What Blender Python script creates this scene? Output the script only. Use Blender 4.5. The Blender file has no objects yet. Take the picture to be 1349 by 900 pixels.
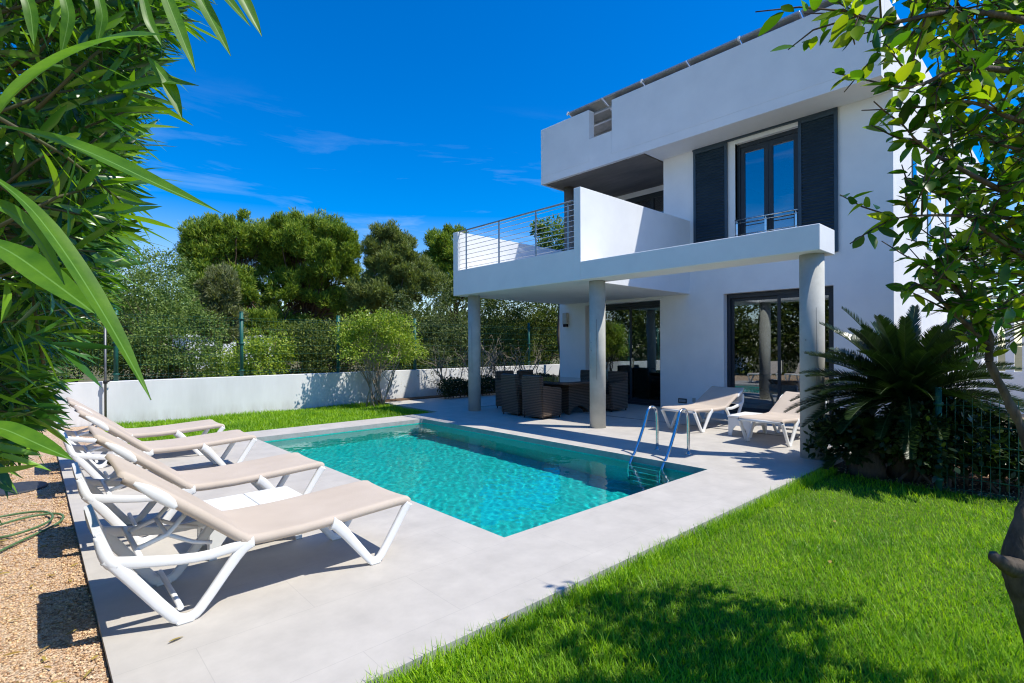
import bpy, bmesh, math, random
import numpy as np
from mathutils import Vector, Matrix
random.seed(7); rng = np.random.default_rng(7)
sc = bpy.context.scene
COL = sc.collection
R = math.radians

# ------------------------------------------------------------------ camera
YAW, ROLL, HEYE, FPX = R(47.4), R(-0.26), 1.5, 688.0
fw = np.array([math.cos(YAW), math.sin(YAW), 0.]); r0 = np.array([math.sin(YAW), -math.cos(YAW), 0.]); u0 = np.array([0, 0, 1.])
rt = r0*math.cos(ROLL)+u0*math.sin(ROLL); up = -r0*math.sin(ROLL)+u0*math.cos(ROLL)
cam = bpy.data.cameras.new('camera'); camo = bpy.data.objects.new('camera', cam); COL.objects.link(camo)
M = Matrix.Identity(4)
for i in range(3):
    M[i][0] = rt[i]; M[i][1] = up[i]; M[i][2] = -fw[i]
M[2][3] = HEYE
camo.matrix_world = M
cam.sensor_width = 36; cam.lens = FPX/1349*36; cam.shift_y = 7.3/1349
cam.clip_start = .02; cam.clip_end = 2000
sc.camera = camo
CEYE = np.array([0, 0, HEYE])
def at(px, py, w):
    """world point w metres deep along the photograph's ray"""
    return CEYE + w*(fw + rt*(px-674.5)/FPX - up*(py-457.3)/FPX)
def proj(p):
    q = np.asarray(p, float)-CEYE; w = q@fw
    return 674.5+FPX*(q@rt)/w, 457.3-FPX*(q@up)/w, w

# ------------------------------------------------------------------ world, sun, exposure
SUNV = Vector((.335, -.50, 1.0)).normalized()
EL = math.asin(SUNV.z); ROT = math.atan2(SUNV.x, SUNV.y)
wd = bpy.data.worlds.new('World'); sc.world = wd; wd.use_nodes = True
nt = wd.node_tree; nd = nt.nodes; lk = nt.links
bg = nd['Background']; bg.inputs[1].default_value = .125
sky = nd.new('ShaderNodeTexSky'); sky.sky_type = 'NISHITA'; sky.sun_disc = False
sky.sun_elevation = EL; sky.sun_rotation = ROT; sky.air_density = 1.0; sky.dust_density = .25; sky.ozone_density = 4.0
hs = nd.new('ShaderNodeHueSaturation'); hs.inputs['Saturation'].default_value = 1.8; hs.inputs['Value'].default_value = 1.18
hs.inputs['Hue'].default_value = .510
lk.new(sky.outputs[0], hs.inputs['Color'])
tz = nd.new('ShaderNodeTexCoord'); sz = nd.new('ShaderNodeSeparateXYZ'); lk.new(tz.outputs['Generated'], sz.inputs[0])
ms = nd.new('ShaderNodeMapRange'); ms.inputs[1].default_value = .02; ms.inputs[2].default_value = .36; ms.inputs[3].default_value = 1.0; ms.inputs[4].default_value = 1.85
lk.new(sz.outputs['Z'], ms.inputs[0]); lk.new(ms.outputs[0], hs.inputs['Saturation'])
tc = nd.new('ShaderNodeTexCoord'); mp = nd.new('ShaderNodeMapping'); lk.new(tc.outputs['Generated'], mp.inputs[0])
mp.inputs['Rotation'].default_value = (0, R(6), R(20)); mp.inputs['Scale'].default_value = (2.2, 2.2, 14)
nz = nd.new('ShaderNodeTexNoise'); nz.inputs['Scale'].default_value = 1.6; nz.inputs['Detail'].default_value = 7; nz.inputs['Roughness'].default_value = .62
nz.inputs['Distortion'].default_value = .6
lk.new(mp.outputs[0], nz.inputs['Vector'])
cr = nd.new('ShaderNodeValToRGB'); cr.color_ramp.elements[0].position = .53; cr.color_ramp.elements[1].position = .80
lk.new(nz.outputs[0], cr.inputs[0])
sx = nd.new('ShaderNodeSeparateXYZ'); lk.new(tc.outputs['Generated'], sx.inputs[0])
mr = nd.new('ShaderNodeMapRange'); mr.inputs[1].default_value = .42; mr.inputs[2].default_value = .16; mr.inputs[3].default_value = 0; mr.inputs[4].default_value = .34
lk.new(sx.outputs['Z'], mr.inputs[0])
mu = nd.new('ShaderNodeMath'); mu.operation = 'MULTIPLY'; lk.new(cr.outputs[0], mu.inputs[0]); lk.new(mr.outputs[0], mu.inputs[1])
mxs = nd.new('ShaderNodeMixRGB'); mxs.inputs[2].default_value = (5.2, 6.2, 7.2, 1)
lk.new(mu.outputs[0], mxs.inputs[0]); lk.new(hs.outputs[0], mxs.inputs[1]); lk.new(mxs.outputs[0], bg.inputs[0])

sl = bpy.data.lights.new('sun', 'SUN'); sl.energy = 4.3; sl.angle = R(.5); sl.color = (1, .95, .845)
so = bpy.data.objects.new('sun', sl); COL.objects.link(so); so.rotation_euler = SUNV.to_track_quat('Z', 'Y').to_euler()
so.location = (4, -6, 20)
vs = sc.view_settings; vs.view_transform = 'Standard'; vs.look = 'None'; vs.gamma = 1; vs.use_curve_mapping = False; vs.exposure = .42
sc.cycles.use_denoising = True
try: sc.cycles.denoiser = 'OPENIMAGEDENOISE'
except Exception: pass
sc.cycles.max_bounces = 12; sc.cycles.diffuse_bounces = 5; sc.cycles.transparent_max_bounces = 16
sc.cycles.caustics_reflective = False; sc.cycles.caustics_refractive = True; sc.cycles.filter_width = 1.15; sl.cycles.is_caustics_light = True
sc.cycles.sample_clamp_indirect = 6

# ------------------------------------------------------------------ materials
def N(t, ty, **kw):
    n = t.nodes.new(ty)
    for k, v in kw.items():
        if k.startswith('i_'): n.inputs[int(k[2:]) if k[2:].isdigit() else k[2:].replace('_', ' ')].default_value = v
        else: setattr(n, k, v)
    return n
def mat(name, col, rough=.6, spec=.3, metal=0, var=None, vscale=4, bump=0, bscale=80, coord='Object', detail=5, stretch=None):
    """plain procedural surface: base colour varied by noise towards `var`, fine noise bump"""
    m = bpy.data.materials.new(name); m.use_nodes = True; t = m.node_tree; b = t.nodes['Principled BSDF']
    b.inputs['Base Color'].default_value = (*col, 1); b.inputs['Roughness'].default_value = rough
    b.inputs['Specular IOR Level'].default_value = spec; b.inputs['Metallic'].default_value = metal
    c = N(t, 'ShaderNodeTexCoord'); v = c.outputs[coord]
    if stretch:
        q = N(t, 'ShaderNodeMapping'); q.inputs['Scale'].default_value = stretch; t.links.new(v, q.inputs[0]); v = q.outputs[0]
    if var:
        n = N(t, 'ShaderNodeTexNoise', i_Scale=vscale, i_Detail=detail, i_Roughness=.6); t.links.new(v, n.inputs['Vector'])
        r = N(t, 'ShaderNodeValToRGB'); r.color_ramp.elements[0].position = .35; r.color_ramp.elements[1].position = .7
        r.color_ramp.elements[0].color = (*col, 1); r.color_ramp.elements[1].color = (*var, 1)
        t.links.new(n.outputs[0], r.inputs[0]); t.links.new(r.outputs[0], b.inputs['Base Color'])
    if bump:
        n = N(t, 'ShaderNodeTexNoise', i_Scale=bscale, i_Detail=3); t.links.new(v, n.inputs['Vector'])
        k = N(t, 'ShaderNodeBump', i_Strength=bump, i_Distance=.01); t.links.new(n.outputs[0], k.inputs['Height']); t.links.new(k.outputs[0], b.inputs['Normal'])
    return m
def leafmat(name, cols, trans=.35, rough=.42, spec=.4, tcol=None, patch=None):
    """leaf: colour drawn per leaf from a ramp, some light passes through"""
    m = bpy.data.materials.new(name); m.use_nodes = True; t = m.node_tree; b = t.nodes['Principled BSDF']
    g = N(t, 'ShaderNodeNewGeometry'); r = N(t, 'ShaderNodeValToRGB')
    e = r.color_ramp.elements; pos = np.linspace(0, 1, len(cols))
    while len(e) < len(cols): e.new(.5)
    for i, c in enumerate(cols): e[i].position = pos[i]; e[i].color = (*c, 1)
    t.links.new(g.outputs['Random Per Island'], r.inputs[0]); out = r.outputs[0]
    if patch:        # yellower and darker patches over the lawn
        c = N(t, 'ShaderNodeTexCoord'); n = N(t, 'ShaderNodeTexNoise', i_Scale=patch[0], i_Detail=4, i_Roughness=.65); t.links.new(c.outputs['Object'], n.inputs['Vector'])
        q = N(t, 'ShaderNodeValToRGB'); q.color_ramp.elements[0].position = .34; q.color_ramp.elements[1].position = .66
        q.color_ramp.elements[0].color = (*patch[1], 1); q.color_ramp.elements[1].color = (*patch[2], 1); t.links.new(n.outputs[0], q.inputs[0])
        x = N(t, 'ShaderNodeMixRGB', blend_type='MULTIPLY', i_0=1.0); t.links.new(out, x.inputs[1]); t.links.new(q.outputs[0], x.inputs[2]); out = x.outputs[0]
    t.links.new(out, b.inputs['Base Color']); r = type('o', (), {'outputs': [out]})
    b.inputs['Roughness'].default_value = rough; b.inputs['Specular IOR Level'].default_value = spec
    tr = N(t, 'ShaderNodeBsdfTranslucent'); mx = N(t, 'ShaderNodeMixShader', i_0=trans)
    h = N(t, 'ShaderNodeMixRGB', blend_type='MULTIPLY', i_0=1.0); h.inputs[2].default_value = (*(tcol or (1.5, 1.6, .5)), 1)
    t.links.new(r.outputs[0], h.inputs[1]); t.links.new(h.outputs[0], tr.inputs[0])
    t.links.new(b.outputs[0], mx.inputs[1]); t.links.new(tr.outputs[0], mx.inputs[2]); t.links.new(mx.outputs[0], t.nodes['Material Output'].inputs[0])
    return m
def tilemat(name, c1, c2, mortar, w, h, msize, rough, spec=.3, var=.0, bump=.2, noise=None, vertical=False, offset=0.):
    m = bpy.data.materials.new(name); m.use_nodes = True; t = m.node_tree; b = t.nodes['Principled BSDF']
    c = N(t, 'ShaderNodeTexCoord'); v = c.outputs['Object']
    if vertical:     # use (x+y, z) so that upright walls get tiles as well
        s = N(t, 'ShaderNodeSeparateXYZ'); t.links.new(v, s.inputs[0]); a = N(t, 'ShaderNodeMath', operation='ADD')
        t.links.new(s.outputs[0], a.inputs[0]); t.links.new(s.outputs[1], a.inputs[1]); cb = N(t, 'ShaderNodeCombineXYZ')
        t.links.new(a.outputs[0], cb.inputs[0]); t.links.new(s.outputs[2], cb.inputs[1]); v = cb.outputs[0]
    br = N(t, 'ShaderNodeTexBrick', offset=offset); t.links.new(v, br.inputs['Vector'])
    br.inputs['Color1'].default_value = (*c1, 1); br.inputs['Color2'].default_value = (*c2, 1); br.inputs['Mortar'].default_value = (*mortar, 1)
    br.inputs['Scale'].default_value = 1; br.inputs['Brick Width'].default_value = w; br.inputs['Row Height'].default_value = h; br.inputs['Mortar Size'].default_value = msize
    out = br.outputs[0]
    if noise:
        n = N(t, 'ShaderNodeTexNoise', i_Scale=noise[0], i_Detail=8, i_Roughness=.65); t.links.new(c.outputs['Object'], n.inputs['Vector'])
        r = N(t, 'ShaderNodeValToRGB'); r.color_ramp.elements[0].position = .3; r.color_ramp.elements[1].position = .72
        r.color_ramp.elements[0].color = (noise[1],)*3+(1,); r.color_ramp.elements[1].color = (1, 1, 1, 1)
        t.links.new(n.outputs[0], r.inputs[0])
        x = N(t, 'ShaderNodeMixRGB', blend_type='MULTIPLY', i_0=1.0); t.links.new(out, x.inputs[1]); t.links.new(r.outputs[0], x.inputs[2]); out = x.outputs[0]
    t.links.new(out, b.inputs['Base Color']); b.inputs['Roughness'].default_value = rough; b.inputs['Specular IOR Level'].default_value = spec
    k = N(t, 'ShaderNodeBump', i_Strength=bump, i_Distance=.004); k.invert = True; t.links.new(br.outputs['Fac'], k.inputs['Height']); t.links.new(k.outputs[0], b.inputs['Normal'])
    return m
def glassmat(name, base=.10, tint=(.62, .68, .68)):
    m = bpy.data.materials.new(name); m.use_nodes = True; t = m.node_tree
    tr = N(t, 'ShaderNodeBsdfTransparent'); tr.inputs[0].default_value = (*tint, 1)
    gl = N(t, 'ShaderNodeBsdfGlossy', i_Roughness=0.0); gl.inputs[0].default_value = (.92, .96, 1, 1)
    f = N(t, 'ShaderNodeFresnel', i_IOR=1.7); a = N(t, 'ShaderNodeMath', operation='ADD', use_clamp=True, i_1=base)
    n = N(t, 'ShaderNodeTexNoise', i_Scale=.9, i_Detail=1); c = N(t, 'ShaderNodeTexCoord'); t.links.new(c.outputs['Object'], n.inputs['Vector'])
    k = N(t, 'ShaderNodeBump', i_Strength=.12, i_Distance=.03); t.links.new(n.outputs[0], k.inputs['Height']); t.links.new(k.outputs[0], gl.inputs['Normal'])
    x = N(t, 'ShaderNodeMixShader'); t.links.new(f.outputs[0], a.inputs[0]); t.links.new(a.outputs[0], x.inputs[0])
    t.links.new(tr.outputs[0], x.inputs[1]); t.links.new(gl.outputs[0], x.inputs[2]); t.links.new(x.outputs[0], t.nodes['Material Output'].inputs[0])
    return m
def watermat():
    m = bpy.data.materials.new('pool_water'); m.use_nodes = True; t = m.node_tree
    g = N(t, 'ShaderNodeBsdfGlass', i_Roughness=0.0, i_IOR=1.33); g.inputs[0].default_value = (.93, 1, .99, 1)
    t.links.new(g.outputs[0], t.nodes['Material Output'].inputs[0]); return m
def gravelmat():
    m = bpy.data.materials.new('gravel'); m.use_nodes = True; t = m.node_tree; b = t.nodes['Principled BSDF']
    c = N(t, 'ShaderNodeTexCoord'); v = N(t, 'ShaderNodeTexVoronoi', i_Scale=75.0); t.links.new(c.outputs['Object'], v.inputs['Vector'])
    s = N(t, 'ShaderNodeSeparateColor'); t.links.new(v.outputs['Color'], s.inputs[0])
    r = N(t, 'ShaderNodeValToRGB'); e = r.color_ramp.elements
    while len(e) < 5: e.new(.5)
    for i, (p, cc) in enumerate([(0, (.28, .17, .10)), (.3, (.55, .36, .22)), (.55, (.66, .46, .30)), (.8, (.74, .58, .41)), (1, (.42, .31, .22))]):
        e[i].position = p; e[i].color = (*cc, 1)
    t.links.new(s.outputs[0], r.inputs[0]); t.links.new(r.outputs[0], b.inputs['Base Color']); b.inputs['Roughness'].default_value = .9
    k = N(t, 'ShaderNodeBump', i_Strength=1.0, i_Distance=.012); k.invert = True; t.links.new(v.outputs['Distance'], k.inputs['Height']); t.links.new(k.outputs[0], b.inputs['Normal'])
    return m
def wickermat():
    m = bpy.data.materials.new('wicker'); m.use_nodes = True; t = m.node_tree; b = t.nodes['Principled BSDF']
    c = N(t, 'ShaderNodeTexCoord'); w1 = N(t, 'ShaderNodeTexWave', bands_direction='Z', i_Scale=9.0, i_Distortion=1.0); w1.inputs['Detail Scale'].default_value = 3
    w2 = N(t, 'ShaderNodeTexWave', bands_direction='DIAGONAL', i_Scale=16.0)
    t.links.new(c.outputs['Object'], w1.inputs[0]); t.links.new(c.outputs['Object'], w2.inputs[0])
    a = N(t, 'ShaderNodeMath', operation='MULTIPLY'); t.links.new(w1.outputs[1], a.inputs[0]); t.links.new(w2.outputs[1], a.inputs[1])
    r = N(t, 'ShaderNodeValToRGB'); r.color_ramp.elements[0].color = (.030, .020, .014, 1); r.color_ramp.elements[1].color = (.17, .115, .078, 1)
    t.links.new(w1.outputs[1], r.inputs[0]); t.links.new(r.outputs[0], b.inputs['Base Color']); b.inputs['Roughness'].default_value = .55
    k = N(t, 'ShaderNodeBump', i_Strength=.9, i_Distance=.012); t.links.new(a.outputs[0], k.inputs['Height']); t.links.new(k.outputs[0], b.inputs['Normal'])
    return m
def slingmat():
    m = bpy.data.materials.new('sling_fabric'); m.use_nodes = True; t = m.node_tree; b = t.nodes['Principled BSDF']
    b.inputs['Roughness'].default_value = .75; b.inputs['Specular IOR Level'].default_value = .2
    c = N(t, 'ShaderNodeTexCoord')
    n = N(t, 'ShaderNodeTexNoise', i_Scale=3.0, i_Detail=5); t.links.new(c.outputs['Object'], n.inputs['Vector'])
    r = N(t, 'ShaderNodeValToRGB'); r.color_ramp.elements[0].position = .3; r.color_ramp.elements[1].position = .75
    r.color_ramp.elements[0].color = (.50, .42, .345, 1); r.color_ramp.elements[1].color = (.57, .485, .405, 1)
    t.links.new(n.outputs[0], r.inputs[0]); t.links.new(r.outputs[0], b.inputs['Base Color'])
    ck = N(t, 'ShaderNodeTexChecker', i_Scale=320.0); t.links.new(c.outputs['Object'], ck.inputs[0])
    k = N(t, 'ShaderNodeBump', i_Strength=.25, i_Distance=.002); t.links.new(ck.outputs['Fac'], k.inputs['Height']); t.links.new(k.outputs[0], b.inputs['Normal'])
    return m
MT = dict(
    plaster=mat('white_plaster', (.80, .81, .81), .85, .2, var=(.74, .75, .755), vscale=1.6, bump=.12, bscale=160),
    plaster_wall=mat('white_wall_paint', (.80, .81, .81), .85, .2, var=(.64, .645, .64), vscale=1.3, bump=.15, bscale=120, stretch=(1, 1, .25)),
    concrete=mat('column_concrete', (.50, .50, .455), .8, .25, var=(.39, .39, .35), vscale=3.0, bump=.15, bscale=60),
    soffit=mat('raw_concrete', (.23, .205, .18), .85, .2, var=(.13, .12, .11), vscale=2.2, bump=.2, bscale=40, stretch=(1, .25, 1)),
    deck=tilemat('deck_stone', (.55, .515, .465), (.54, .505, .455), (.48, .45, .41), 1.2, .6, .0022, .6, .25, bump=.12, noise=(3.1, .80), offset=.5),
    deckside=mat('deck_edge_stone', (.42, .415, .40), .8, .2, var=(.33, .33, .31), vscale=8),
    mosaic=tilemat('pool_mosaic', (.010, .78, .76), (.004, .58, .58), (.03, .62, .62), .034, .034, .002, .35, .3, bump=.2, noise=(13, .66), vertical=False),
    mosaic_wall=tilemat('pool_wall_mosaic', (.04, .66, .55), (.02, .52, .45), (.05, .52, .45), .025, .025, .0015, .35, .3, bump=.2, vertical=True),
    water=watermat(), gravel=gravelmat(), wicker=wickermat(), sling=slingmat(),
    soil=mat('soil', (.10, .062, .04), .95, .1, var=(.20, .13, .085), vscale=30, bump=1, bscale=90),
    turf=mat('turf_base', (.06, .12, .012), .95, .1, var=(.10, .16, .02), vscale=18, bump=.8, bscale=60),
    earth=mat('dry_ground', (.17, .145, .085), .95, .1, var=(.10, .11, .05), vscale=1.2, bump=.6, bscale=20),
    white=mat('white_plastic', (.82, .82, .80), .38, .4, var=(.76, .755, .73), vscale=5, bump=.05, bscale=200),
    anth=mat('anthracite_metal', (.018, .026, .036), .42, .4, var=(.024, .034, .045), vscale=6),
    shutter=mat('shutter_metal', (.026, .050, .075), .38, .5, var=(.032, .060, .088), vscale=5),
    steel=mat('polished_steel', (.74, .74, .73), .2, .5, 1, var=(.62, .63, .64), vscale=12),
    railing=mat('brushed_steel', (.34, .345, .35), .35, .5, .8, var=(.27, .275, .28), vscale=12),
    green=mat('green_fence_paint', (.010, .095, .072), .45, .4, var=(.016, .12, .095), vscale=9),
    galv=mat('dull_steel', (.20, .21, .21), .5, .4, .6, var=(.13, .135, .14), vscale=12),
    bark=mat('bark', (.16, .125, .095), .9, .1, var=(.075, .058, .045), vscale=12, bump=.9, bscale=45, stretch=(1, 1, .3)),
    greybark=mat('grey_bark', (.14, .115, .09), .9, .1, var=(.05, .042, .034), vscale=20, bump=1.0, bscale=40, stretch=(1, 1, .35)),
    palebark=mat('pale_twig', (.36, .31, .24), .85, .1, var=(.24, .2, .155), vscale=10),
    pinebark=mat('pine_bark', (.17, .105, .07), .9, .1, var=(.08, .055, .04), vscale=6, bump=1, bscale=22, stretch=(1, 1, .3)),
    glass=glassmat('door_glass', .13), glass_up=glassmat('window_glass', .24, (.5, .56, .6)),
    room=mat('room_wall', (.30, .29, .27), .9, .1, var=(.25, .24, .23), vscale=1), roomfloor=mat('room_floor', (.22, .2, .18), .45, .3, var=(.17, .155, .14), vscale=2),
    dark=mat('dark_fabric', (.022, .022, .024), .8, .2, var=(.035, .035, .036), vscale=12),
    hose=mat('hose_rubber', (.07, .15, .06), .5, .3, var=(.10, .19, .085), vscale=12),
    lid=mat('drain_lid', (.025, .03, .04), .55, .35, var=(.05, .055, .065), vscale=16, bump=.4, bscale=120),
    cream=mat('cream_plastic', (.50, .48, .42), .5, .3, var=(.44, .42, .37), vscale=12),
    solar=mat('solar_cell_glass', (.012, .016, .03), .2, .5, var=(.02, .026, .05), vscale=14),
    alu=mat('aluminium', (.50, .51, .52), .4, .5, .5, var=(.42, .43, .44), vscale=8),
    panelback=mat('solar_backsheet', (.30, .29, .27), .7, .2, var=(.22, .215, .2), vscale=5),
    tabletop=mat('smoked_glass_top', (.035, .045, .055), .08, .6, var=(.045, .055, .066), vscale=5),
    wood=mat('pale_timber', (.38, .29, .2), .7, .2, var=(.3, .22, .15), vscale=9, stretch=(1, .1, 1)),
    lf_oleander=leafmat('oleander_leaf', [(0.0115, 0.0517, 0.008), (0.023, 0.092, 0.012), (0.046, 0.1437, 0.016), (0.0862, 0.2185, 0.018), (0.1955, 0.3795, 0.028), (0.0345, 0.115, 0.02)], .32, .28, .55, (2.0, 1.9, .35)),
    lf_citrus=leafmat('citrus_leaf', [(0.0323, 0.1089, 0.011), (0.0538, 0.1543, 0.0132), (0.0986, 0.2269, 0.0154), (0.1794, 0.3084, 0.0198), (0.3049, 0.381, 0.022), (0.192, 0.2688, 0.022), (0.0628, 0.1633, 0.0132), (0.036, 0.112, 0.012), (0.054, 0.1456, 0.014), (.02, .06, .01), (.035, .085, .012), (.20, .24, .02)], .46, .34, .4, (2.0, 2.0, .3)),
    lf_pine=leafmat('pine_needles', [(0.0669, 0.1446, 0.0215), (0.1193, 0.2098, 0.027), (0.2027, 0.2913, 0.0323), (0.322, 0.3845, 0.0404), (0.155, 0.233, 0.0296)], .22, .6, .2),
    lf_pine2=leafmat('grey_pine_needles', [(0.0941, 0.133, 0.0393), (0.1601, 0.2053, 0.0562), (0.2354, 0.2739, 0.073), (0.1978, 0.2249, 0.0702)], .22, .6, .2),
    lf_tam=leafmat('feathery_leaf', [(0.1219, 0.1404, 0.0576), (0.1869, 0.2106, 0.0864), (0.2438, 0.2545, 0.1224), (0.1625, 0.2018, 0.072)], .22, .6, .2),
    lf_mastic=leafmat('mastic_leaf', [(0.045, 0.104, 0.0231), (0.09, 0.1633, 0.0358), (0.165, 0.245, 0.0579), (0.2475, 0.3193, 0.0895), (0.0675, 0.1336, 0.0316)], .28, .55, .18),
    lf_hedge=leafmat('hedge_leaf', [(0.0272, 0.0604, 0.0146), (0.0544, 0.0944, 0.0187), (0.102, 0.1409, 0.026), (0.1632, 0.1824, 0.0333), (0.068, 0.1069, 0.0208)], .26, .55, .15),
    lf_olive=leafmat('olive_leaf', [(0.049, 0.0798, 0.0325), (0.091, 0.1276, 0.0468), (0.147, 0.1812, 0.0676), (0.119, 0.1522, 0.0585)], .24, .55, .15),
    lf_bush=leafmat('bright_bush_leaf', [(0.1038, 0.1944, 0.0218), (0.1902, 0.2997, 0.029), (0.3113, 0.405, 0.0387), (0.242, 0.324, 0.0363), (0.415, 0.4536, 0.0605)], .3, .45, .35),
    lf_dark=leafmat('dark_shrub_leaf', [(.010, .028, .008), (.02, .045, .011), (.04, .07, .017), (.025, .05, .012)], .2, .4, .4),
    lf_cycad=leafmat('cycad_leaflet', [(.010, .026, .007), (.018, .042, .010), (.032, .062, .014), (.022, .05, .012)], .10, .28, .5),
    lf_palm=leafmat('palm_segment', [(.05, .09, .028), (.085, .125, .04), (.14, .16, .06), (.19, .18, .09)], .2, .4, .4),
    lf_grass=leafmat('grass_blade', [(0.1044, 0.2523, 0.0091), (0.1632, 0.3616, 0.0114), (0.2503, 0.4793, 0.0137), (0.3482, 0.5551, 0.0205), (0.1959, 0.4037, 0.0114)], .38, .45, .3, (1.6, 1.6, .45), (2.2, (.62, .72, .8), (1.28, 1.12, 1.0))),
    lf_dead=leafmat('dry_leaf', [(.30, .2, .05), (.42, .33, .08), (.2, .13, .06)], .2, .7, .2, (1, .9, .5)),
    pebble=leafmat('pebbles', [(0.2569, 0.1464, 0.0788), (0.4867, 0.2928, 0.1528), (0.6354, 0.4087, 0.2218), (0.7436, 0.5246, 0.3055), (0.8382, 0.6344, 0.4041), (0.4056, 0.2867, 0.1823)], 0.0, .85, .2),
)

t = MT['plaster_wall'].node_tree; bs_ = t.nodes['Principled BSDF']; src = bs_.inputs['Base Color'].links[0].from_socket
c = N(t, 'ShaderNodeTexCoord'); z = N(t, 'ShaderNodeSeparateXYZ'); n = N(t, 'ShaderNodeTexNoise', i_Scale=5.0, i_Detail=6, i_Roughness=.7)
q = N(t, 'ShaderNodeMapping'); q.inputs['Scale'].default_value = (1, 1, .22); t.links.new(c.outputs['Object'], q.inputs[0]); t.links.new(q.outputs[0], n.inputs['Vector']); t.links.new(c.outputs['Object'], z.inputs[0])
a = N(t, 'ShaderNodeMapRange', i_1=-.05, i_2=.22, i_3=.55, i_4=0.0); t.links.new(z.outputs[2], a.inputs[0])
a2 = N(t, 'ShaderNodeMapRange', i_1=.80, i_2=.835, i_3=0.0, i_4=.22); t.links.new(z.outputs[2], a2.inputs[0])
ad = N(t, 'ShaderNodeMath', operation='ADD'); t.links.new(a.outputs[0], ad.inputs[0]); t.links.new(a2.outputs[0], ad.inputs[1])
r = N(t, 'ShaderNodeMapRange', i_1=.38, i_2=.68, i_3=0.0, i_4=1.0); t.links.new(n.outputs[0], r.inputs[0])
k = N(t, 'ShaderNodeMath', operation='MULTIPLY'); t.links.new(ad.outputs[0], k.inputs[0]); t.links.new(r.outputs[0], k.inputs[1])
x = N(t, 'ShaderNodeMixRGB'); x.inputs[2].default_value = (.30, .25, .19, 1); t.links.new(k.outputs[0], x.inputs[0]); t.links.new(src, x.inputs[1]); t.links.new(x.outputs[0], bs_.inputs['Base Color'])

# ------------------------------------------------------------------ mesh helpers
def tag(o, label=None, cat=None, group=None, kind=None):
    for k, v in (('label', label), ('category', cat), ('group', group), ('kind', kind)):
        if v: o[k] = v
    return o
def empty(name, loc=(0, 0, 0), rz=0, label=None, cat=None, group=None):
    o = bpy.data.objects.new(name, None); COL.objects.link(o); o.location = loc; o.rotation_euler = (0, 0, rz)
    o.empty_display_size = .2
    return tag(o, label, cat, group)
def adopt(o, parent):
    """parent a mesh given in world coordinates to an Empty that stands at the thing's base"""
    if parent is not None:
        o.parent = parent
        if parent.type == 'EMPTY': o.location = -Vector(parent.location)
    return o
def fastmesh(name, V, F, m, parent=None, smooth=False):
    """numpy vertices (n,3) and quads or triangles (k,4|3) as one mesh object"""
    V = np.ascontiguousarray(V, dtype=np.float32); F = np.ascontiguousarray(F, dtype=np.int32)
    me = bpy.data.meshes.new(name); k = F.shape[1]
    me.vertices.add(len(V)); me.vertices.foreach_set('co', V.ravel())
    me.loops.add(F.size); me.loops.foreach_set('vertex_index', F.ravel())
    me.polygons.add(len(F)); me.polygons.foreach_set('loop_start', np.arange(0, F.size, k, dtype=np.int32))
    me.polygons.foreach_set('loop_total', np.full(len(F), k, dtype=np.int32))
    if smooth: me.polygons.foreach_set('use_smooth', np.ones(len(F), dtype=bool))
    me.materials.append(m); me.update(calc_edges=True); me.validate()
    o = bpy.data.objects.new(name, me); COL.objects.link(o)
    return adopt(o, parent)
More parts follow.
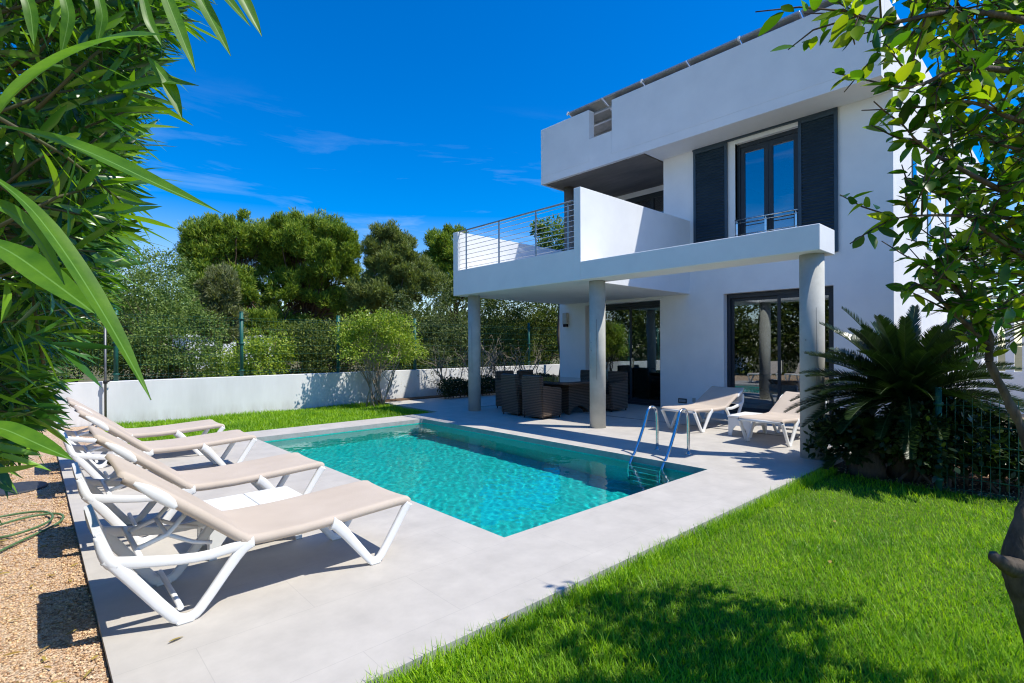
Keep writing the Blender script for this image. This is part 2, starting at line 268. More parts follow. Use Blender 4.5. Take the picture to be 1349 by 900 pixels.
class MB:
    """collects boxes, prisms and swept tubes, then becomes one mesh object"""
    def __init__(s): s.bm = bmesh.new()
    def box(s, x0, x1, y0, y1, z0, z1, bev=0, rot=None, seg=1):
        g = bmesh.ops.create_cube(s.bm, size=1); vs_ = g['verts']
        c = Vector(((x0+x1)/2, (y0+y1)/2, (z0+z1)/2))
        for v in vs_:
            v.co = Vector((v.co.x*abs(x1-x0), v.co.y*abs(y1-y0), v.co.z*abs(z1-z0)))
            if rot is not None: v.co = rot @ v.co
            v.co += c
        if bev:
            es = list({e for v in vs_ for e in v.link_edges})
            bmesh.ops.bevel(s.bm, geom=es, offset=bev, segments=seg, affect='EDGES', profile=.6)
        return s
    def prism(s, pts, a, b, axis='y', bev=0):
        """closed outline pts (2D) extruded from a to b along axis"""
        def P(p, t): return {'y': (p[0], t, p[1]), 'x': (t, p[0], p[1]), 'z': (p[0], p[1], t)}[axis]
        A = [s.bm.verts.new(P(p, a)) for p in pts]; B = [s.bm.verts.new(P(p, b)) for p in pts]; n = len(pts)
        fs = [s.bm.faces.new(A), s.bm.faces.new(B[::-1])]
        for i in range(n): fs.append(s.bm.faces.new((A[i], B[i], B[(i+1) % n], A[(i+1) % n])))
        if bev: bmesh.ops.bevel(s.bm, geom=list({e for f in fs[:2] for e in f.edges}), offset=bev, segments=2, affect='EDGES')
        return s
    def tube(s, pts, rad, n=8, smooth_path=0, flat=None, cap=True, sq=1.0):
        """circle (or ellipse: flat=(sy,sz) in the sideways, upright axes) swept along pts"""
        pts = [Vector(p) for p in pts]; rad = [float(q) for q in rad] if hasattr(rad, '__len__') else [float(rad)]*len(pts)
        for _ in range(smooth_path):
            q = [pts[0]]; rr = [rad[0]]
            for i in range(len(pts)-1):
                q += [pts[i].lerp(pts[i+1], .25), pts[i].lerp(pts[i+1], .75)]; rr += [rad[i]*.75+rad[i+1]*.25, rad[i]*.25+rad[i+1]*.75]
            q.append(pts[-1]); rr.append(rad[-1]); pts, rad = q, rr
        rings = []; prev = None
        for i, p in enumerate(pts):
            d = (pts[min(i+1, len(pts)-1)]-pts[max(i-1, 0)]).normalized()
            if prev is None:
                a = Vector((0, 1, 0)) if abs(d.y) < .9 else Vector((1, 0, 0))
                a = (a-d*a.dot(d)).normalized()
            else: a = (prev-d*prev.dot(d)).normalized()
            prev = a; b = d.cross(a); fy, fz = flat or (1, 1)
            rings.append([s.bm.verts.new(p+rad[i]*(a*math.copysign(abs(math.cos(t))**sq, math.cos(t))*fy+b*math.copysign(abs(math.sin(t))**sq, math.sin(t))*fz)) for t in [2*math.pi*k/n for k in range(n)]])
        for A, B in zip(rings, rings[1:]):
            for k in range(n):
                f = s.bm.faces.new((A[k], A[(k+1) % n], B[(k+1) % n], B[k])); f.smooth = True
        if cap: s.bm.faces.new(rings[0][::-1]); s.bm.faces.new(rings[-1])
        return s
    def cyl(s, x, y, z0, z1, r, n=24, r2=None): return s.tube([(x, y, z0), (x, y, z1)], [r, r2 or r], n)
    def build(s, name, m, parent=None, smooth=False):
        me = bpy.data.meshes.new(name); bmesh.ops.recalc_face_normals(s.bm, faces=s.bm.faces[:]); s.bm.to_mesh(me); s.bm.free()
        me.materials.append(m); o = bpy.data.objects.new(name, me); COL.objects.link(o)
        adopt(o, parent)
        if smooth: me.polygons.foreach_set('use_smooth', np.ones(len(me.polygons), dtype=bool))
        return o
def unit(a): return a/np.maximum(np.linalg.norm(a, axis=-1, keepdims=True), 1e-9)
PROF_SMALL = [(0, .15), (.5, 1), (1, .06)]
PROF_LANCE = [(0, .12), (.12, .5), (.35, .95), (.6, 1), (.82, .62), (1, .03)]
PROF_OVAL = [(0, .08), (.15, .62), (.38, 1), (.62, .93), (.84, .52), (1, .03)]
PROF_BLADE = [(0, .8), (.5, 1), (1, .05)]
def leaves(name, P, D, Nn, L, W, prof, m, parent=None, curve=0., keel=0.):
    """one mesh of many leaf strips: base P, axis D, upper side Nn, length L, half width W"""
    n = len(P); D = unit(np.asarray(D, float)); S = unit(np.cross(D, Nn)); U = np.cross(S, D)
    L = np.broadcast_to(np.asarray(L, float), (n,))[:, None]; W = np.broadcast_to(np.asarray(W, float), (n,))[:, None]; cv = np.broadcast_to(np.asarray(curve, float), (n,))[:, None]
    cols = 3 if keel else 2; V = np.zeros((n, len(prof), cols, 3))
    for i, (t, w) in enumerate(prof):
        c = P + D*L*t - U*L*cv*t*t; off = S*W*w
        if keel: V[:, i, 0] = c-off+U*W*w*keel; V[:, i, 1] = c; V[:, i, 2] = c+off+U*W*w*keel
        else: V[:, i, 0] = c-off; V[:, i, 1] = c+off
    k = len(prof)*cols; f = []
    for i in range(len(prof)-1):
        for j in range(cols-1):
            a = i*cols+j; f.append((a, a+1, a+cols+1, a+cols))
    F = (np.array(f)[None]+np.arange(n)[:, None, None]*k).reshape(-1, 4)
    return fastmesh(name, V.reshape(-1, 3), F, m, parent, smooth=bool(keel) or len(prof) > 3)
def rdir(n): return unit(rng.normal(size=(n, 3)))
def inball(n, p=.5): return rdir(n)*rng.random((n, 1))**p
def clumped(c, rad, nclump, rc, nleaf, low=-1., squash=.8, shell=.3):
    """points in clumps spread over an ellipsoid's outer part; returns points and outward directions"""
    d = rdir(nclump*3); d = d[d[:, 2] > low][:nclump]; nc = len(d)
    cc = np.asarray(c)+d*np.asarray(rad)*(rng.random((nc, 1))**shell)
    k = rng.integers(0, nc, nleaf); rs = rc*(.55+.9*rng.random(nc))
    o = inball(nleaf, .45); P = cc[k]+o*rs[k][:, None]*np.array([1, 1, squash])
    return P, unit(o*.8+d[k]*.6), cc, rs

# ------------------------------------------------------------------ ground, lawn, deck, pool
def sheet(name, pts, z, m, kind='structure'):
    V = np.array([(x, y, z) for x, y in pts]); o = bpy.data.objects.new(name, None)
    me = bpy.data.meshes.new(name); me.from_pydata([tuple(v) for v in V], [], [tuple(range(len(V)))]); me.materials.append(m)
    bpy.data.objects.remove(o); o = bpy.data.objects.new(name, me); COL.objects.link(o); return tag(o, kind=kind)
gx_ = [-400, 2.68, 6.11, 600]; gy_ = [-400, 3.02, 9.43, 600]; me = bpy.data.meshes.new('ground')
me.from_pydata([(x, y, -.14) for x in gx_ for y in gy_], [], [(i*4+j, i*4+4+j, i*4+5+j, i*4+1+j) for i in range(3) for j in range(3) if (i, j) != (1, 1)])
me.materials.append(MT['earth']); go = bpy.data.objects.new('ground', me); COL.objects.link(go); tag(go, kind='structure')
sheet('gravel_bed', [(-8, -8), (.262, -8), (.262, 10.02), (1.0, 10.02), (1.0, 13.38), (-8, 13.38)], -.035, MT['gravel'])
def lawn(name, pts): return sheet(name, pts, -.075 if 'back' in name else -.052, MT['turf'])
lawn('lawn', [(.262, -8), (7.15, -8), (7.15, 1.5), (7.3, 2.165), (.262, 2.165)])
lawn('back_lawn', [(1.004, 10.105), (6.95, 10.105), (7.05, 13.0), (6.6, 13.38), (1.004, 13.38)])
sheet('planting_bed', [(7.154, -8), (24, -8), (24, 2.24), (7.45, 2.24), (7.154, 1.5)], -.06, MT['soil'])
sheet('terrace_paving', [(12.3, -7), (30, -7), (30, 1.2), (12.3, 1.2)], -.02, MT['wood'])
# deck: one slab on a grid with the pool left out
PX0, PX1, PY0, PY1, WZ, PZ = 2.735, 6.06, 3.075, 9.37, -.095, -1.2
DX = [.265, PX0, PX1, 7.45, 11.62]; DY = [2.17, PY0, PY1, 10.10, 12.95]
bm = bmesh.new(); vv = {(i, j): bm.verts.new((DX[i], DY[j], 0)) for i in range(5) for j in range(5)}
for i in range(4):
    for j in range(4):
        if (i, j) == (1, 1) or (j == 3 and i < 2): continue
        if j == 3 and i == 2: continue
        bm.faces.new((vv[i, j], vv[i+1, j], vv[i+1, j+1], vv[i, j+1]))
extra = [bm.verts.new(p) for p in ((6.95, 10.10, 0), (7.05, 12.95, 0))]
bm.faces.new((extra[0], vv[3, 3], vv[3, 4], extra[1]))
g = bmesh.ops.extrude_face_region(bm, geom=bm.faces[:])
for e in g['geom']:
    if isinstance(e, bmesh.types.BMVert): e.co.z -= .08
for v in [v for v in bm.verts if not v.link_faces]: bm.verts.remove(v)
bmesh.ops.recalc_face_normals(bm, faces=bm.faces[:])
me = bpy.data.meshes.new('deck'); bm.to_mesh(me); bm.free(); me.materials.append(MT['deck']); me.materials.append(MT['deckside'])
for p in me.polygons:
    if abs(p.normal.z) < .5 : p.material_index = 1
deck = bpy.data.objects.new('deck', me); COL.objects.link(deck); tag(deck, kind='structure')
# pool basin: floor and four walls, water sheet
b = MB(); t_ = .12
b.box(PX0-t_, PX1+t_, PY0-t_, PY1+t_, PZ-.1, PZ)
basin = b.build('pool_floor', MT['mosaic']); tag(basin, kind='structure')
b = MB(); z1 = -.082
b.box(PX0-t_, PX0, PY0-t_, PY1+t_, PZ+.001, z1); b.box(PX1, PX1+t_, PY0-t_, PY1+t_, PZ+.001, z1)
b.box(PX0+.001, PX1-.001, PY0-t_, PY0, PZ+.001, z1-.001); b.box(PX0+.001, PX1-.001, PY1, PY1+t_, PZ+.001, z1-.001)
tag(b.build('pool_wall', MT['mosaic_wall']), kind='structure')
# rippled water surface
nx, ny = 132, 252; gx2, gy2 = np.meshgrid(np.linspace(PX0+.001, PX1-.001, nx), np.linspace(PY0+.001, PY1-.001, ny), indexing='ij'); hz_ = np.zeros_like(gx2)
for lam, amp, cnt in ((.60, .0004, 7), (.26, .00026, 12), (.12, .00024, 20), (.075, .00016, 20)):
    for _ in range(cnt):
        a_ = rng.random()*6.283; kx, ky = 2*math.pi/(lam*(.75+.5*rng.random()))*np.array([math.cos(a_), math.sin(a_)]); hz_ += amp/math.sqrt(cnt)*1.4*np.sin(kx*gx2+ky*gy2+rng.random()*6.283)
V = np.stack([gx2, gy2, WZ+hz_], -1).reshape(-1, 3); ii, jj = np.meshgrid(np.arange(nx-1), np.arange(ny-1), indexing='ij'); q0 = (ii*ny+jj).ravel()
wo = tag(fastmesh('pool_water', V, np.stack([q0, q0+ny, q0+ny+1, q0+1], 1), MT['water'], smooth=True), kind='structure')
wo.cycles.is_caustics_caster = True
for n_ in ('pool_floor', 'pool_wall'): bpy.data.objects[n_].cycles.is_caustics_receiver = True
# drain channel and joints under the porch
b = MB(); b.box(9.16, 9.19, 2.3, 9.6, .002, .006); b.box(8.2, 9.159, 10.2, 10.225, .002, .006)
tag(b.build('drain_channel', MT['galv']), kind='structure')
b = MB(); b.box(7.06, 15, 12.955, 13.37, -.08, .03)
tag(b.build('wall_planting_strip', MT['soil']), kind='structure')

# ------------------------------------------------------------------ grass blades, pebbles
def blades(name, P, hmin, hmax, wid):
    n = len(P); a = rng.random(n)*6.283; lean = .15+.55*rng.random(n)
    D = np.stack([np.cos(a)*lean, np.sin(a)*lean, np.ones(n)], 1); Nn = np.stack([np.cos(a), np.sin(a), -lean*.3], 1)
    patch = .75+.5*(np.sin(P[:, 0]*2.3+1.1*np.sin(P[:, 1]*1.7))*np.sin(P[:, 1]*2.9+.5)*.5+.5)
    L = (hmin+(hmax-hmin)*rng.random(n)**1.6)*patch
    o = leaves(name, P, D, -Nn, L, wid*(.7+.6*rng.random(n)), PROF_BLADE, MT['lf_grass'], curve=.25*rng.random(n)+.1)
    return tag(o, kind='stuff')
def scatter(n, x0, x1, y0, y1, dens=None):
    P = np.stack([x0+(x1-x0)*rng.random(n), y0+(y1-y0)*rng.random(n), np.zeros(n)], 1)
    if dens is not None:
        w = P[:, :2]@fw[:2]; lat = P[:, :2]@rt[:2]; keep = (w > 1.6) & (np.abs(lat) < w*1.08+.5) & (rng.random(n) < np.clip((dens/np.maximum(w, .3))**2, .18, 1)); P = P[keep]
    return P
P = scatter(560000, .27, 7.15, -5.5, 2.15, 2.6); P[:, 2] = -.055
edge = rng.random(len(P)); blades('grass', P, .026, .062, .0023)
P = scatter(9000, .3, 7.2, -2.5, 2.13, 3.5); P[:, 2] = -.055; blades('tall_grass', P, .07, .125, .0022)
P = scatter(5200, 1.0, 7.3, 2.02, 2.16); P[:, 2] = -.055; blades('edge_grass', P, .06, .125, .0022)
P = scatter(52000, 1.01, 6.98, 10.12, 13.36); P[:, 2] = -.078; blades('back_grass', P, .05, .12, .0042)
def pebbles(name, P, smin, smax):
    n = len(P); oc = np.array([(1, 0, 0), (0, 1, 0), (-1, 0, 0), (0, -1, 0), (0, 0, 1), (0, 0, -1.)]); f = np.array([(0, 1, 4), (1, 2, 4), (2, 3, 4), (3, 0, 4), (1, 0, 5), (2, 1, 5), (3, 2, 5), (0, 3, 5)])
    a = rng.random(n)*6.283; s = (smin+(smax-smin)*rng.random(n)**2)[:, None]*(.6+.7*rng.random((n, 3)))*np.array([1, 1, .6])
    V = oc[None]*s[:, None]*(.8+.4*rng.random((n, 6, 1)))
    ca, sa = np.cos(a)[:, None], np.sin(a)[:, None]; X = V[..., 0]*ca-V[..., 1]*sa; Y = V[..., 0]*sa+V[..., 1]*ca
    V = np.stack([X, Y, V[..., 2]], -1)+P[:, None]
    return tag(fastmesh(name, V.reshape(-1, 3), (f[None]+np.arange(n)[:, None, None]*6).reshape(-1, 3), MT['pebble']), kind='stuff')
P = scatter(52000, -1.6, .258, 2.2, 10.0); w = P[:, :2]@fw[:2]; P = P[(rng.random(len(P)) < np.clip((3.6/w)**1.4, .12, 1))]; P[:, 2] = -.033
pebbles('pebbles', P, .004, .0115)
P = scatter(1500, .15, .262, 2.2, 9.8); P[:, 2] = -.03; pebbles('edge_pebbles', P, .006, .013)
P = scatter(4000, 7.16, 10.5, -2.5, 2.1); P[:, 2] = -.058; pebbles('bark_chips', P, .006, .02)
# fallen leaves lying on gravel and deck
def litter(name, P, L, m):
    n = len(P); a = rng.random(n)*6.283; D = np.stack([np.cos(a), np.sin(a), .05+.15*rng.random(n)], 1); Nn = np.tile((0, 0, 1.), (n, 1))+.4*rng.normal(size=(n, 3))*[1, 1, 0]
    return tag(leaves(name, P, D, Nn, L*(.6+.8*rng.random(n)), L*.11, PROF_LANCE, m, curve=.2), kind='stuff')
P = scatter(420, -1.4, .26, 2.4, 9.5); P[:, 2] = -.018; litter('fallen_leaves', P, .06, MT['lf_dead'])
for px, py in ((222, 846), (897, 708), (1094, 742), (1100, 688), (663, 816)):
    q = at(px, py, 1); d = q-CEYE; q = CEYE+d*((.012-HEYE)/d[2]) if px < 300 else CEYE+d*((.0-HEYE)/d[2])
    lf = leaves('fallen_leaf', q[None], np.array([[1, .4, .1]]), np.array([[0, .2, 1.]]), .075, .012, PROF_LANCE, MT['lf_dead'], curve=.2)
    tag(lf, {222: 'yellow leaf lying on the pale deck beside the nearest lounger foot', 897: 'yellow leaf on the lawn close to the deck edge', 1094: 'dry leaf in the lawn nearest the lemon tree trunk', 1100: 'dry leaf on the lawn below the cycad', 663: 'dry leaf in the lawn at the bottom beside the deck'}[px], 'leaf', 'single fallen leaves')

# ------------------------------------------------------------------ house
FX, BX, SY, HY = 11.30, 7.36, 2.24, 10.24       # facade plane, balcony front plane, side wall plane, far end
RX, RYE, RZ0, RZ1 = 10.50, 10.19, 6.03, 7.56    # roof overhang
house = empty('villa', (FX, 6.2, 0), 0, 'white two-storey modern villa with columned balcony and dark shutters behind the pool', 'house')
b = MB(); T = .30
# ground floor facade, openings: sliding doors y 3.19-5.35 and 6.94-9.56
b.box(FX, FX+T, SY, 3.19, 0, 2.72); b.box(FX, FX+T, 5.35, 6.94, 0, 2.72); b.box(FX, FX+T, 9.28, HY, 0, 2.72)
b.box(FX, FX+T, 3.19, 5.35, 2.66, 2.72); b.box(FX, FX+T, 6.94, 9.28, 2.64, 2.72)
# floor band, upper facade, opening y 3.775-5.08, z 3.28-5.90
b.box(FX, FX+T, SY, 6.83, 2.72, 3.28); b.box(FX, FX+T, SY, 3.775, 3.28, RZ0); b.box(FX, FX+T, 5.08, 6.83, 3.28, RZ0); b.box(FX, FX+T, 3.775, 5.08, 5.90, RZ0)
# side wall, gable side, end walls, terrace recess wall
b.box(FX+T, 26, SY, SY+T, 0, RZ0); b.box(FX+T, 26, HY-T, HY, 0, 2.72)
b.box(26, 26.3, SY, HY, 0, RZ0); b.box(FX+T, 13.0, 6.53, 6.83, 3.0, RZ0); b.box(13.0, 13.3, 6.53, 7.4, 3.0, RZ0); b.box(13.0, 13.3, 9.7, HY, 3.0, RZ0); b.box(13.0, 13.3, 7.4, 9.7, 5.87, RZ0)
b.box(13.3, 26, HY-T, HY, 3.0, RZ0)
wall = b.build('wall', MT['plaster'], house)
b = MB(); b.box(FX+.001, 26, SY+.001, HY-.001, 2.722, 2.998); floor2 = b.build('floor_slab', MT['plaster'], house)
# roof: slab, parapet with its notch
b = MB()
b.box(RX, FX-.002, SY, 6.90, RZ0, RZ0+.2); b.box(FX-.002, 26, SY, 6.90, RZ0+.001, RZ0+.2); b.box(RX, 26, 6.90, RYE, RZ0+.05, RZ0+.2)
b.box(RX, RX+.10, 6.90, RYE, RZ0, RZ0+.05); b.box(RX+.1, 26, RYE-.1, RYE, RZ0, RZ0+.05)
N0, N1, NZ = 7.77, 8.48, 6.80
b.box(RX, RX+.22, SY, N0, RZ0+.2, RZ1, .008); b.box(RX, RX+.22, N1, RYE, RZ0+.2, RZ1, .008); b.box(RX, RX+.22, N0, N1, RZ0+.2, NZ)
b.box(RX+.22, 26, SY, SY+.22, RZ0+.2, RZ1-.004, .008); b.box(RX+.22, 26, RYE-.22, RYE, RZ0+.2, 6.7)
roof = b.build('roof', MT['plaster'], house)
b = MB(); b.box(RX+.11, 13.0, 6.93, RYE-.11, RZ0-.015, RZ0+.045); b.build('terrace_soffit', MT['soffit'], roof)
# balcony: slab, front kerb, two side parapets, beam
b = MB()
YB0, YB1 = 6.15, 10.05
b.box(BX+.18, FX-.002, YB0+.16, YB1-.18, 2.72, 3.0)
b.box(BX, BX+.18, YB0+.16, YB1-.18, 2.716, 3.30, .006)
b.box(BX, FX-.002, YB0, YB0+.16, 2.716, 4.42, .006); b.box(BX, FX+1.7, YB1-.18, YB1, 2.716, 4.21, .006)
balc = b.build('balcony', MT['plaster'], house)
b = MB(); b.box(BX, BX+.60, SY-.01, YB0-.002, 2.718, 3.055, .008); b.build('beam', MT['plaster'], house)
# columns: three under balcony and beam, one on the terrace
for x, y, z0, z1, lab in ((7.70, 2.43, 0, 2.718, 0), (7.74, 6.07, 0, 2.714, 0), (7.74, 9.74, 0, 2.72, 0), (11.25, 9.80, 3.0, RZ0-.015, 'dark concrete column on the upper terrace')):
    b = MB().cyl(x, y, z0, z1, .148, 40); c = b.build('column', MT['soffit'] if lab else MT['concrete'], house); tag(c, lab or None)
    if not lab:
        b = MB()
        for k in (1, ): b.box(x-.1525, x-.146, y-.1, y-.096, .9, 2.0)
        for zz in (1.42, 1.57): b.cyl(x-.147, y+.03, zz, zz+.012, .007, 8)
        b.build('formwork_seam', MT['galv'], c)
# steel balcony railing: posts with nine bars
def railing(name, x, y0, y1, z0, z1, posts, nbar, par, m, r=.007, top=.018):
    b = MB(); b.tube([(x, y0, z1), (x, y1, z1)], top, 10); rl = b.build(name, m, par)
    for y in posts:
        q = MB(); q.box(x-.006, x+.006, y-.022, y+.022, z0, z1-.05, .002); q.tube([(x, y, z1-.055), (x-.0, y, z1-.012)], .012, 8); q.build('post', m, rl)
    q = MB()
    for k in range(nbar):
        z = z0+.05+(z1-z0-.12)*k/(nbar-1); q.tube([(x, y0, z), (x, y1, z)], r, 6)
    q.build('bars', MT['steel'], rl); return rl
railing('railing', BX+.06, YB0+.18, YB1-.16, 3.30, 4.215, (6.5, 7.35, 8.47, 9.62), 9, house, MT['railing'])
# ------------- doors and windows
def slider(y0, y1, z1, split, x, par, label=None):
    """dark framed sliding door with two panes, frame sits in plane x"""
    f = .075; b = MB()
    b.box(x, x+.10, y0, y0+f, 0.004, z1-.002, .004); b.box(x, x+.10, y1-f, y1, 0.004, z1-.002, .004)
    b.box(x+.002, x+.098, y0+f, y1-f, z1-.10, z1-.003); b.box(x+.002, x+.098, y0+f, y1-f, .005, .07)
    d = b.build('sliding_door', MT['anth'], par); tag(d, label)
    for a, c, dx in ((y0+f, split+.04, .02), (split-.04, y1-f, .062)):
        q = MB(); s_ = .06
        q.box(x+dx, x+dx+.035, a, a+s_, .071, z1-.101); q.box(x+dx, x+dx+.035, c-s_, c, .071, z1-.101)
        q.box(x+dx+.001, x+dx+.034, a+s_, c-s_, z1-.17, z1-.102); q.box(x+dx+.001, x+dx+.034, a+s_, c-s_, .072, .15)
        fr = q.build('sash', MT['anth'], d)
        g = MB(); g.box(x+dx+.013, x+dx+.019, a+s_-.005, c-s_+.005, .146, z1-.166); g.build('pane', MT['glass'], d)
    q = MB(); q.box(x-.012, x+.02, split-.055, split-.035, .95, 1.2, .004); q.build('handle', MT['steel'], d)
    return d
slider(3.19, 5.35, 2.66, 4.24, FX+.16, house)
slider(6.94, 9.28, 2.64, 7.93, FX+.185, house)
# upper window: frame, two casements, shutters on a rail, low guard bar
y0, y1, z0, z1 = 3.775, 5.08, 3.28, 5.90; x = FX+.10
b = MB(); b.box(x, x+.09, y0, y0+.07, z0, z1); b.box(x, x+.09, y1-.07, y1, z0, z1); b.box(x+.001, x+.089, y0+.07, y1-.07, z1-.08, z1); b.box(x+.001, x+.089, y0+.07, y1-.07, z0, z0+.08)
win = b.build('window', MT['anth'], house); ym = (y0+y1)/2
for a, c in ((y0+.072, ym-.003), (ym+.003, y1-.072)):
    q = MB(); q.box(x+.02, x+.075, a, a+.085, z0+.082, z1-.082); q.box(x+.02, x+.075, c-.085, c, z0+.082, z1-.082); q.box(x+.021, x+.074, a+.085, c-.085, z1-.19, z1-.083); q.box(x+.021, x+.074, a+.085, c-.085, z0+.083, z0+.19)
    q.build('casement', MT['anth'], win)
    g = MB(); g.box(x+.045, x+.051, a+.08, c-.08, z0+.185, z1-.185); g.build('pane', MT['glass_up'], win)
q = MB(); q.box(FX-.05, FX-.002, 3.10, 6.05, 5.985, 6.025); q.build('shutter_rail', MT['shutter'], house)
for a, c, sd in ((5.235, 6.03, 1), (3.10, 3.79, -1)):
    b = MB(); zb, zt = 3.285, 5.98; xx = FX-.055
    b.box(xx, xx+.045, a, a+.06, zb, zt, .003); b.box(xx, xx+.045, c-.06, c, zb, zt, .003); b.box(xx+.001, xx+.044, a+.06, c-.06, zt-.07, zt); b.box(xx+.001, xx+.044, a+.06, c-.06, zb, zb+.07)
    n = 40
    for k in range(n):
        z = zb+.09+(zt-zb-.18)*k/(n-1); b.box(xx+.013, xx+.018, a+.061, c-.061, z-.030, z+.030, rot=Matrix.Rotation(R(38), 3, 'Y'))
    b.box(xx+.034, xx+.038, a+.05, c-.05, zb+.05, zt-.05)
    b.build('shutter', MT['shutter'], house)
q = MB(); q.box(FX+.02, FX+.10, 5.08, 5.235, 3.28, 5.9); q.build('window_reveal', MT['plaster'], win)
rl = railing('window_guard', FX-.03, 3.80, 5.07, 3.60, 4.225, (3.84, 4.43, 5.03), 3, house, MT['steel'], .011, .016)
# terrace door in the recess
b = MB(); x = 13.02
for a in (7.4, 8.2, 9.0, 9.62): b.box(x, x+.08, a, a+.08, 3.0, 5.865)
b.box(x-.002, x+.082, 7.4, 9.7, 5.72, 5.868); td = b.build('terrace_door', MT['anth'], house)
g = MB(); g.box(x+.04, x+.046, 7.45, 9.65, 3.0, 5.75); g.build('pane', MT['glass_up'], td)
# narrow side windows
for xx in (12.8, 14.3, 16.6):
    b = MB(); b.box(xx, xx+.42, SY-.012, SY+.02, 3.6, 5.3); w_ = b.build('side_window', MT['anth'], house)
    g = MB(); g.box(xx+.05, xx+.37, SY-.018, SY-.0125, 3.65, 5.25); g.build('pane', MT['glass_up'], w_)
# rooms behind the glass
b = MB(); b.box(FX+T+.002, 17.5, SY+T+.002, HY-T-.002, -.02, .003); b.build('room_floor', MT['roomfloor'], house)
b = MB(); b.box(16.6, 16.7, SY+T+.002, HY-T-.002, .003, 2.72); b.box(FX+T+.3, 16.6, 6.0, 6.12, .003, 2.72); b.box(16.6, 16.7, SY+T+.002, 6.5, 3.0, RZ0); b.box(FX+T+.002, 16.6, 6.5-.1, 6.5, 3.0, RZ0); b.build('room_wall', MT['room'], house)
b = MB()
for k in range(9): b.box(12.6+.26*k, 12.9+.26*k, 7.05, 7.95, .20+.21*k, .25+.21*k)
b.box(12.5, 15.2, 7.97, 8.03, 0.01, .9); b.build('staircase', MT['dark'], house)
b = MB(); b.box(12.6, 13.5, 3.3, 5.5, .1, .42, .05); b.box(13.3, 13.55, 3.3, 5.5, .42, .8, .05); tag(b.build('sofa', MT['dark']), 'dark sofa seen through the right hand sliding door', 'sofa')
# small fittings on the wall
b = MB(); b.box(FX-.012, FX-.001, 6.24, 6.46, .16, .27, .003); v = b.build('vent', MT['anth'], house); b = MB(); b.box(FX-.016, FX-.0125, 6.265, 6.435, .185, .245); b.build('grille', MT['alu'], v)
b = MB(); b.box(FX-.006, FX-.001, 6.02, 6.10, .2, .3)
for k in range(3): b.box(FX-.010, FX-.0065, 6.025, 6.095, .215+.03*k, .228+.03*k)
b.build('vent', MT['cream'], house)
lamp = empty('wall_lamp', (FX, 9.96, 2.15), 0, 'small cream box lamp on the white wall above the dining chairs', 'wall lamp')
b = MB(); b.box(FX-.11, FX-.001, 9.88, 10.04, 2.15, 2.47, .012); b.build('lamp_body', MT['cream'], lamp)
b = MB(); b.box(FX-.10, FX-.01, 9.895, 10.025, 2.07, 2.149, .006); b.build('lamp_shade', MT['dark'], lamp)
# solar panels: high edge over the parapet, falling towards the back
sp = empty('solar_array', (RX, 5.9, RZ1), 0, 'row of dark solar panels tilted above the roof parapet', 'solar panels')
ang = math.atan2(-.80, 1.95); n = 6; w_ = (9.20-2.35)/n
def slab(x0, x1, y0, y1, t0, t1, bev=0):      # box in the panels' own tilted frame
    q = MB(); q.box(x0, x1, y0, y1, t0, t1, bev); rot = Matrix.Rotation(-ang, 4, 'Y')
    bmesh.ops.transform(q.bm, matrix=Matrix.Translation((RX+.0, 0, RZ1+.135)) @ rot, verts=q.bm.verts[:]); return q
for k in range(n):
    ya, yb = 2.35+w_*k+.012, 2.35+w_*(k+1)-.012
    p = slab(0, 2.0, ya, yb, 0, .04, .003).build('panel', MT['alu'], sp)
    slab(.02, 1.98, ya+.02, yb-.02, .0405, .043).build('cells', MT['solar'], p)
    slab(.03, 1.97, ya+.03, yb-.03, -.004, -.0005).build('backsheet', MT['panelback'], p)
for t in (.28, .62, 1.0, 1.5): slab(t, t+.05, 2.4, 9.15, -.06, -.005).build('rail', MT['alu'], sp)
for y in (2.9, 4.6, 6.98, 8.0, 9.0):
    MB().tube([(RX+.28, y, RZ0+.21), (RX+.62, y, RZ1-.12)], .02, 6).build('support', MT['galv'], sp); MB().tube([(RX+1.75, y, RZ0+.21), (RX+1.7, y, RZ1-.62)], .02, 6).build('support', MT['galv'], sp)
for y in (9.2-w_*2, 9.2, 9.2-w_*4):
    slab(-.012, .03, y-.02, y+.02, -.035, .052).build('clamp', MT['white'], sp)

# ------------------------------------------------------------------ boundary wall, mesh fences
bw = empty('boundary_wall', (3, 13.4, 0), 0, 'long low white garden wall behind the back lawn', 'wall')
b = MB(); b.box(-9, 30, 13.40, 13.58, -.1, .835, .008); b.build('wall_body', MT['plaster_wall'], bw)
def meshfence(name, p0, p1, z0, z1, posts, step, rows, loc, label, cat, pr=.028, wr=.0024, hr=.003, clips=True):
    f = empty(name, loc, 0, label, cat); p0 = Vector(p0); p1 = Vector(p1); d = (p1-p0); L = d.length; d.normalize()
    b = MB(); n = int(L/step)
    for k in range(n+1):
        q = p0+d*step*k; b.tube([(q.x, q.y, z0+.02), (q.x, q.y, z1-.03)], wr, 4, cap=False)
    for z in rows: b.tube([(p0.x, p0.y, z), (p1.x, p1.y, z)], hr, 4)
    b.build('wire_panel', MT['green'], f)
    for q, zt in posts:
        b = MB(); b.tube([(q[0], q[1], z0-.05), (q[0], q[1], zt)], pr, 12); b.tube([(q[0], q[1], zt), (q[0], q[1], zt+.012)], [pr*1.1, pr*.8], 12); po = b.build('post', MT['green'], f)
        for z in ((z0+.12, (z0+zt)/2, zt-.18) if clips else ()): b = MB(); b.tube([(q[0], q[1], z), (q[0], q[1], z+.035)], pr*1.45, 10); b.build('clip', MT['green'], po)
    return f
rows = [.90, .96] + [1.16+.2*k for k in range(5)] + [2.16, 2.22]
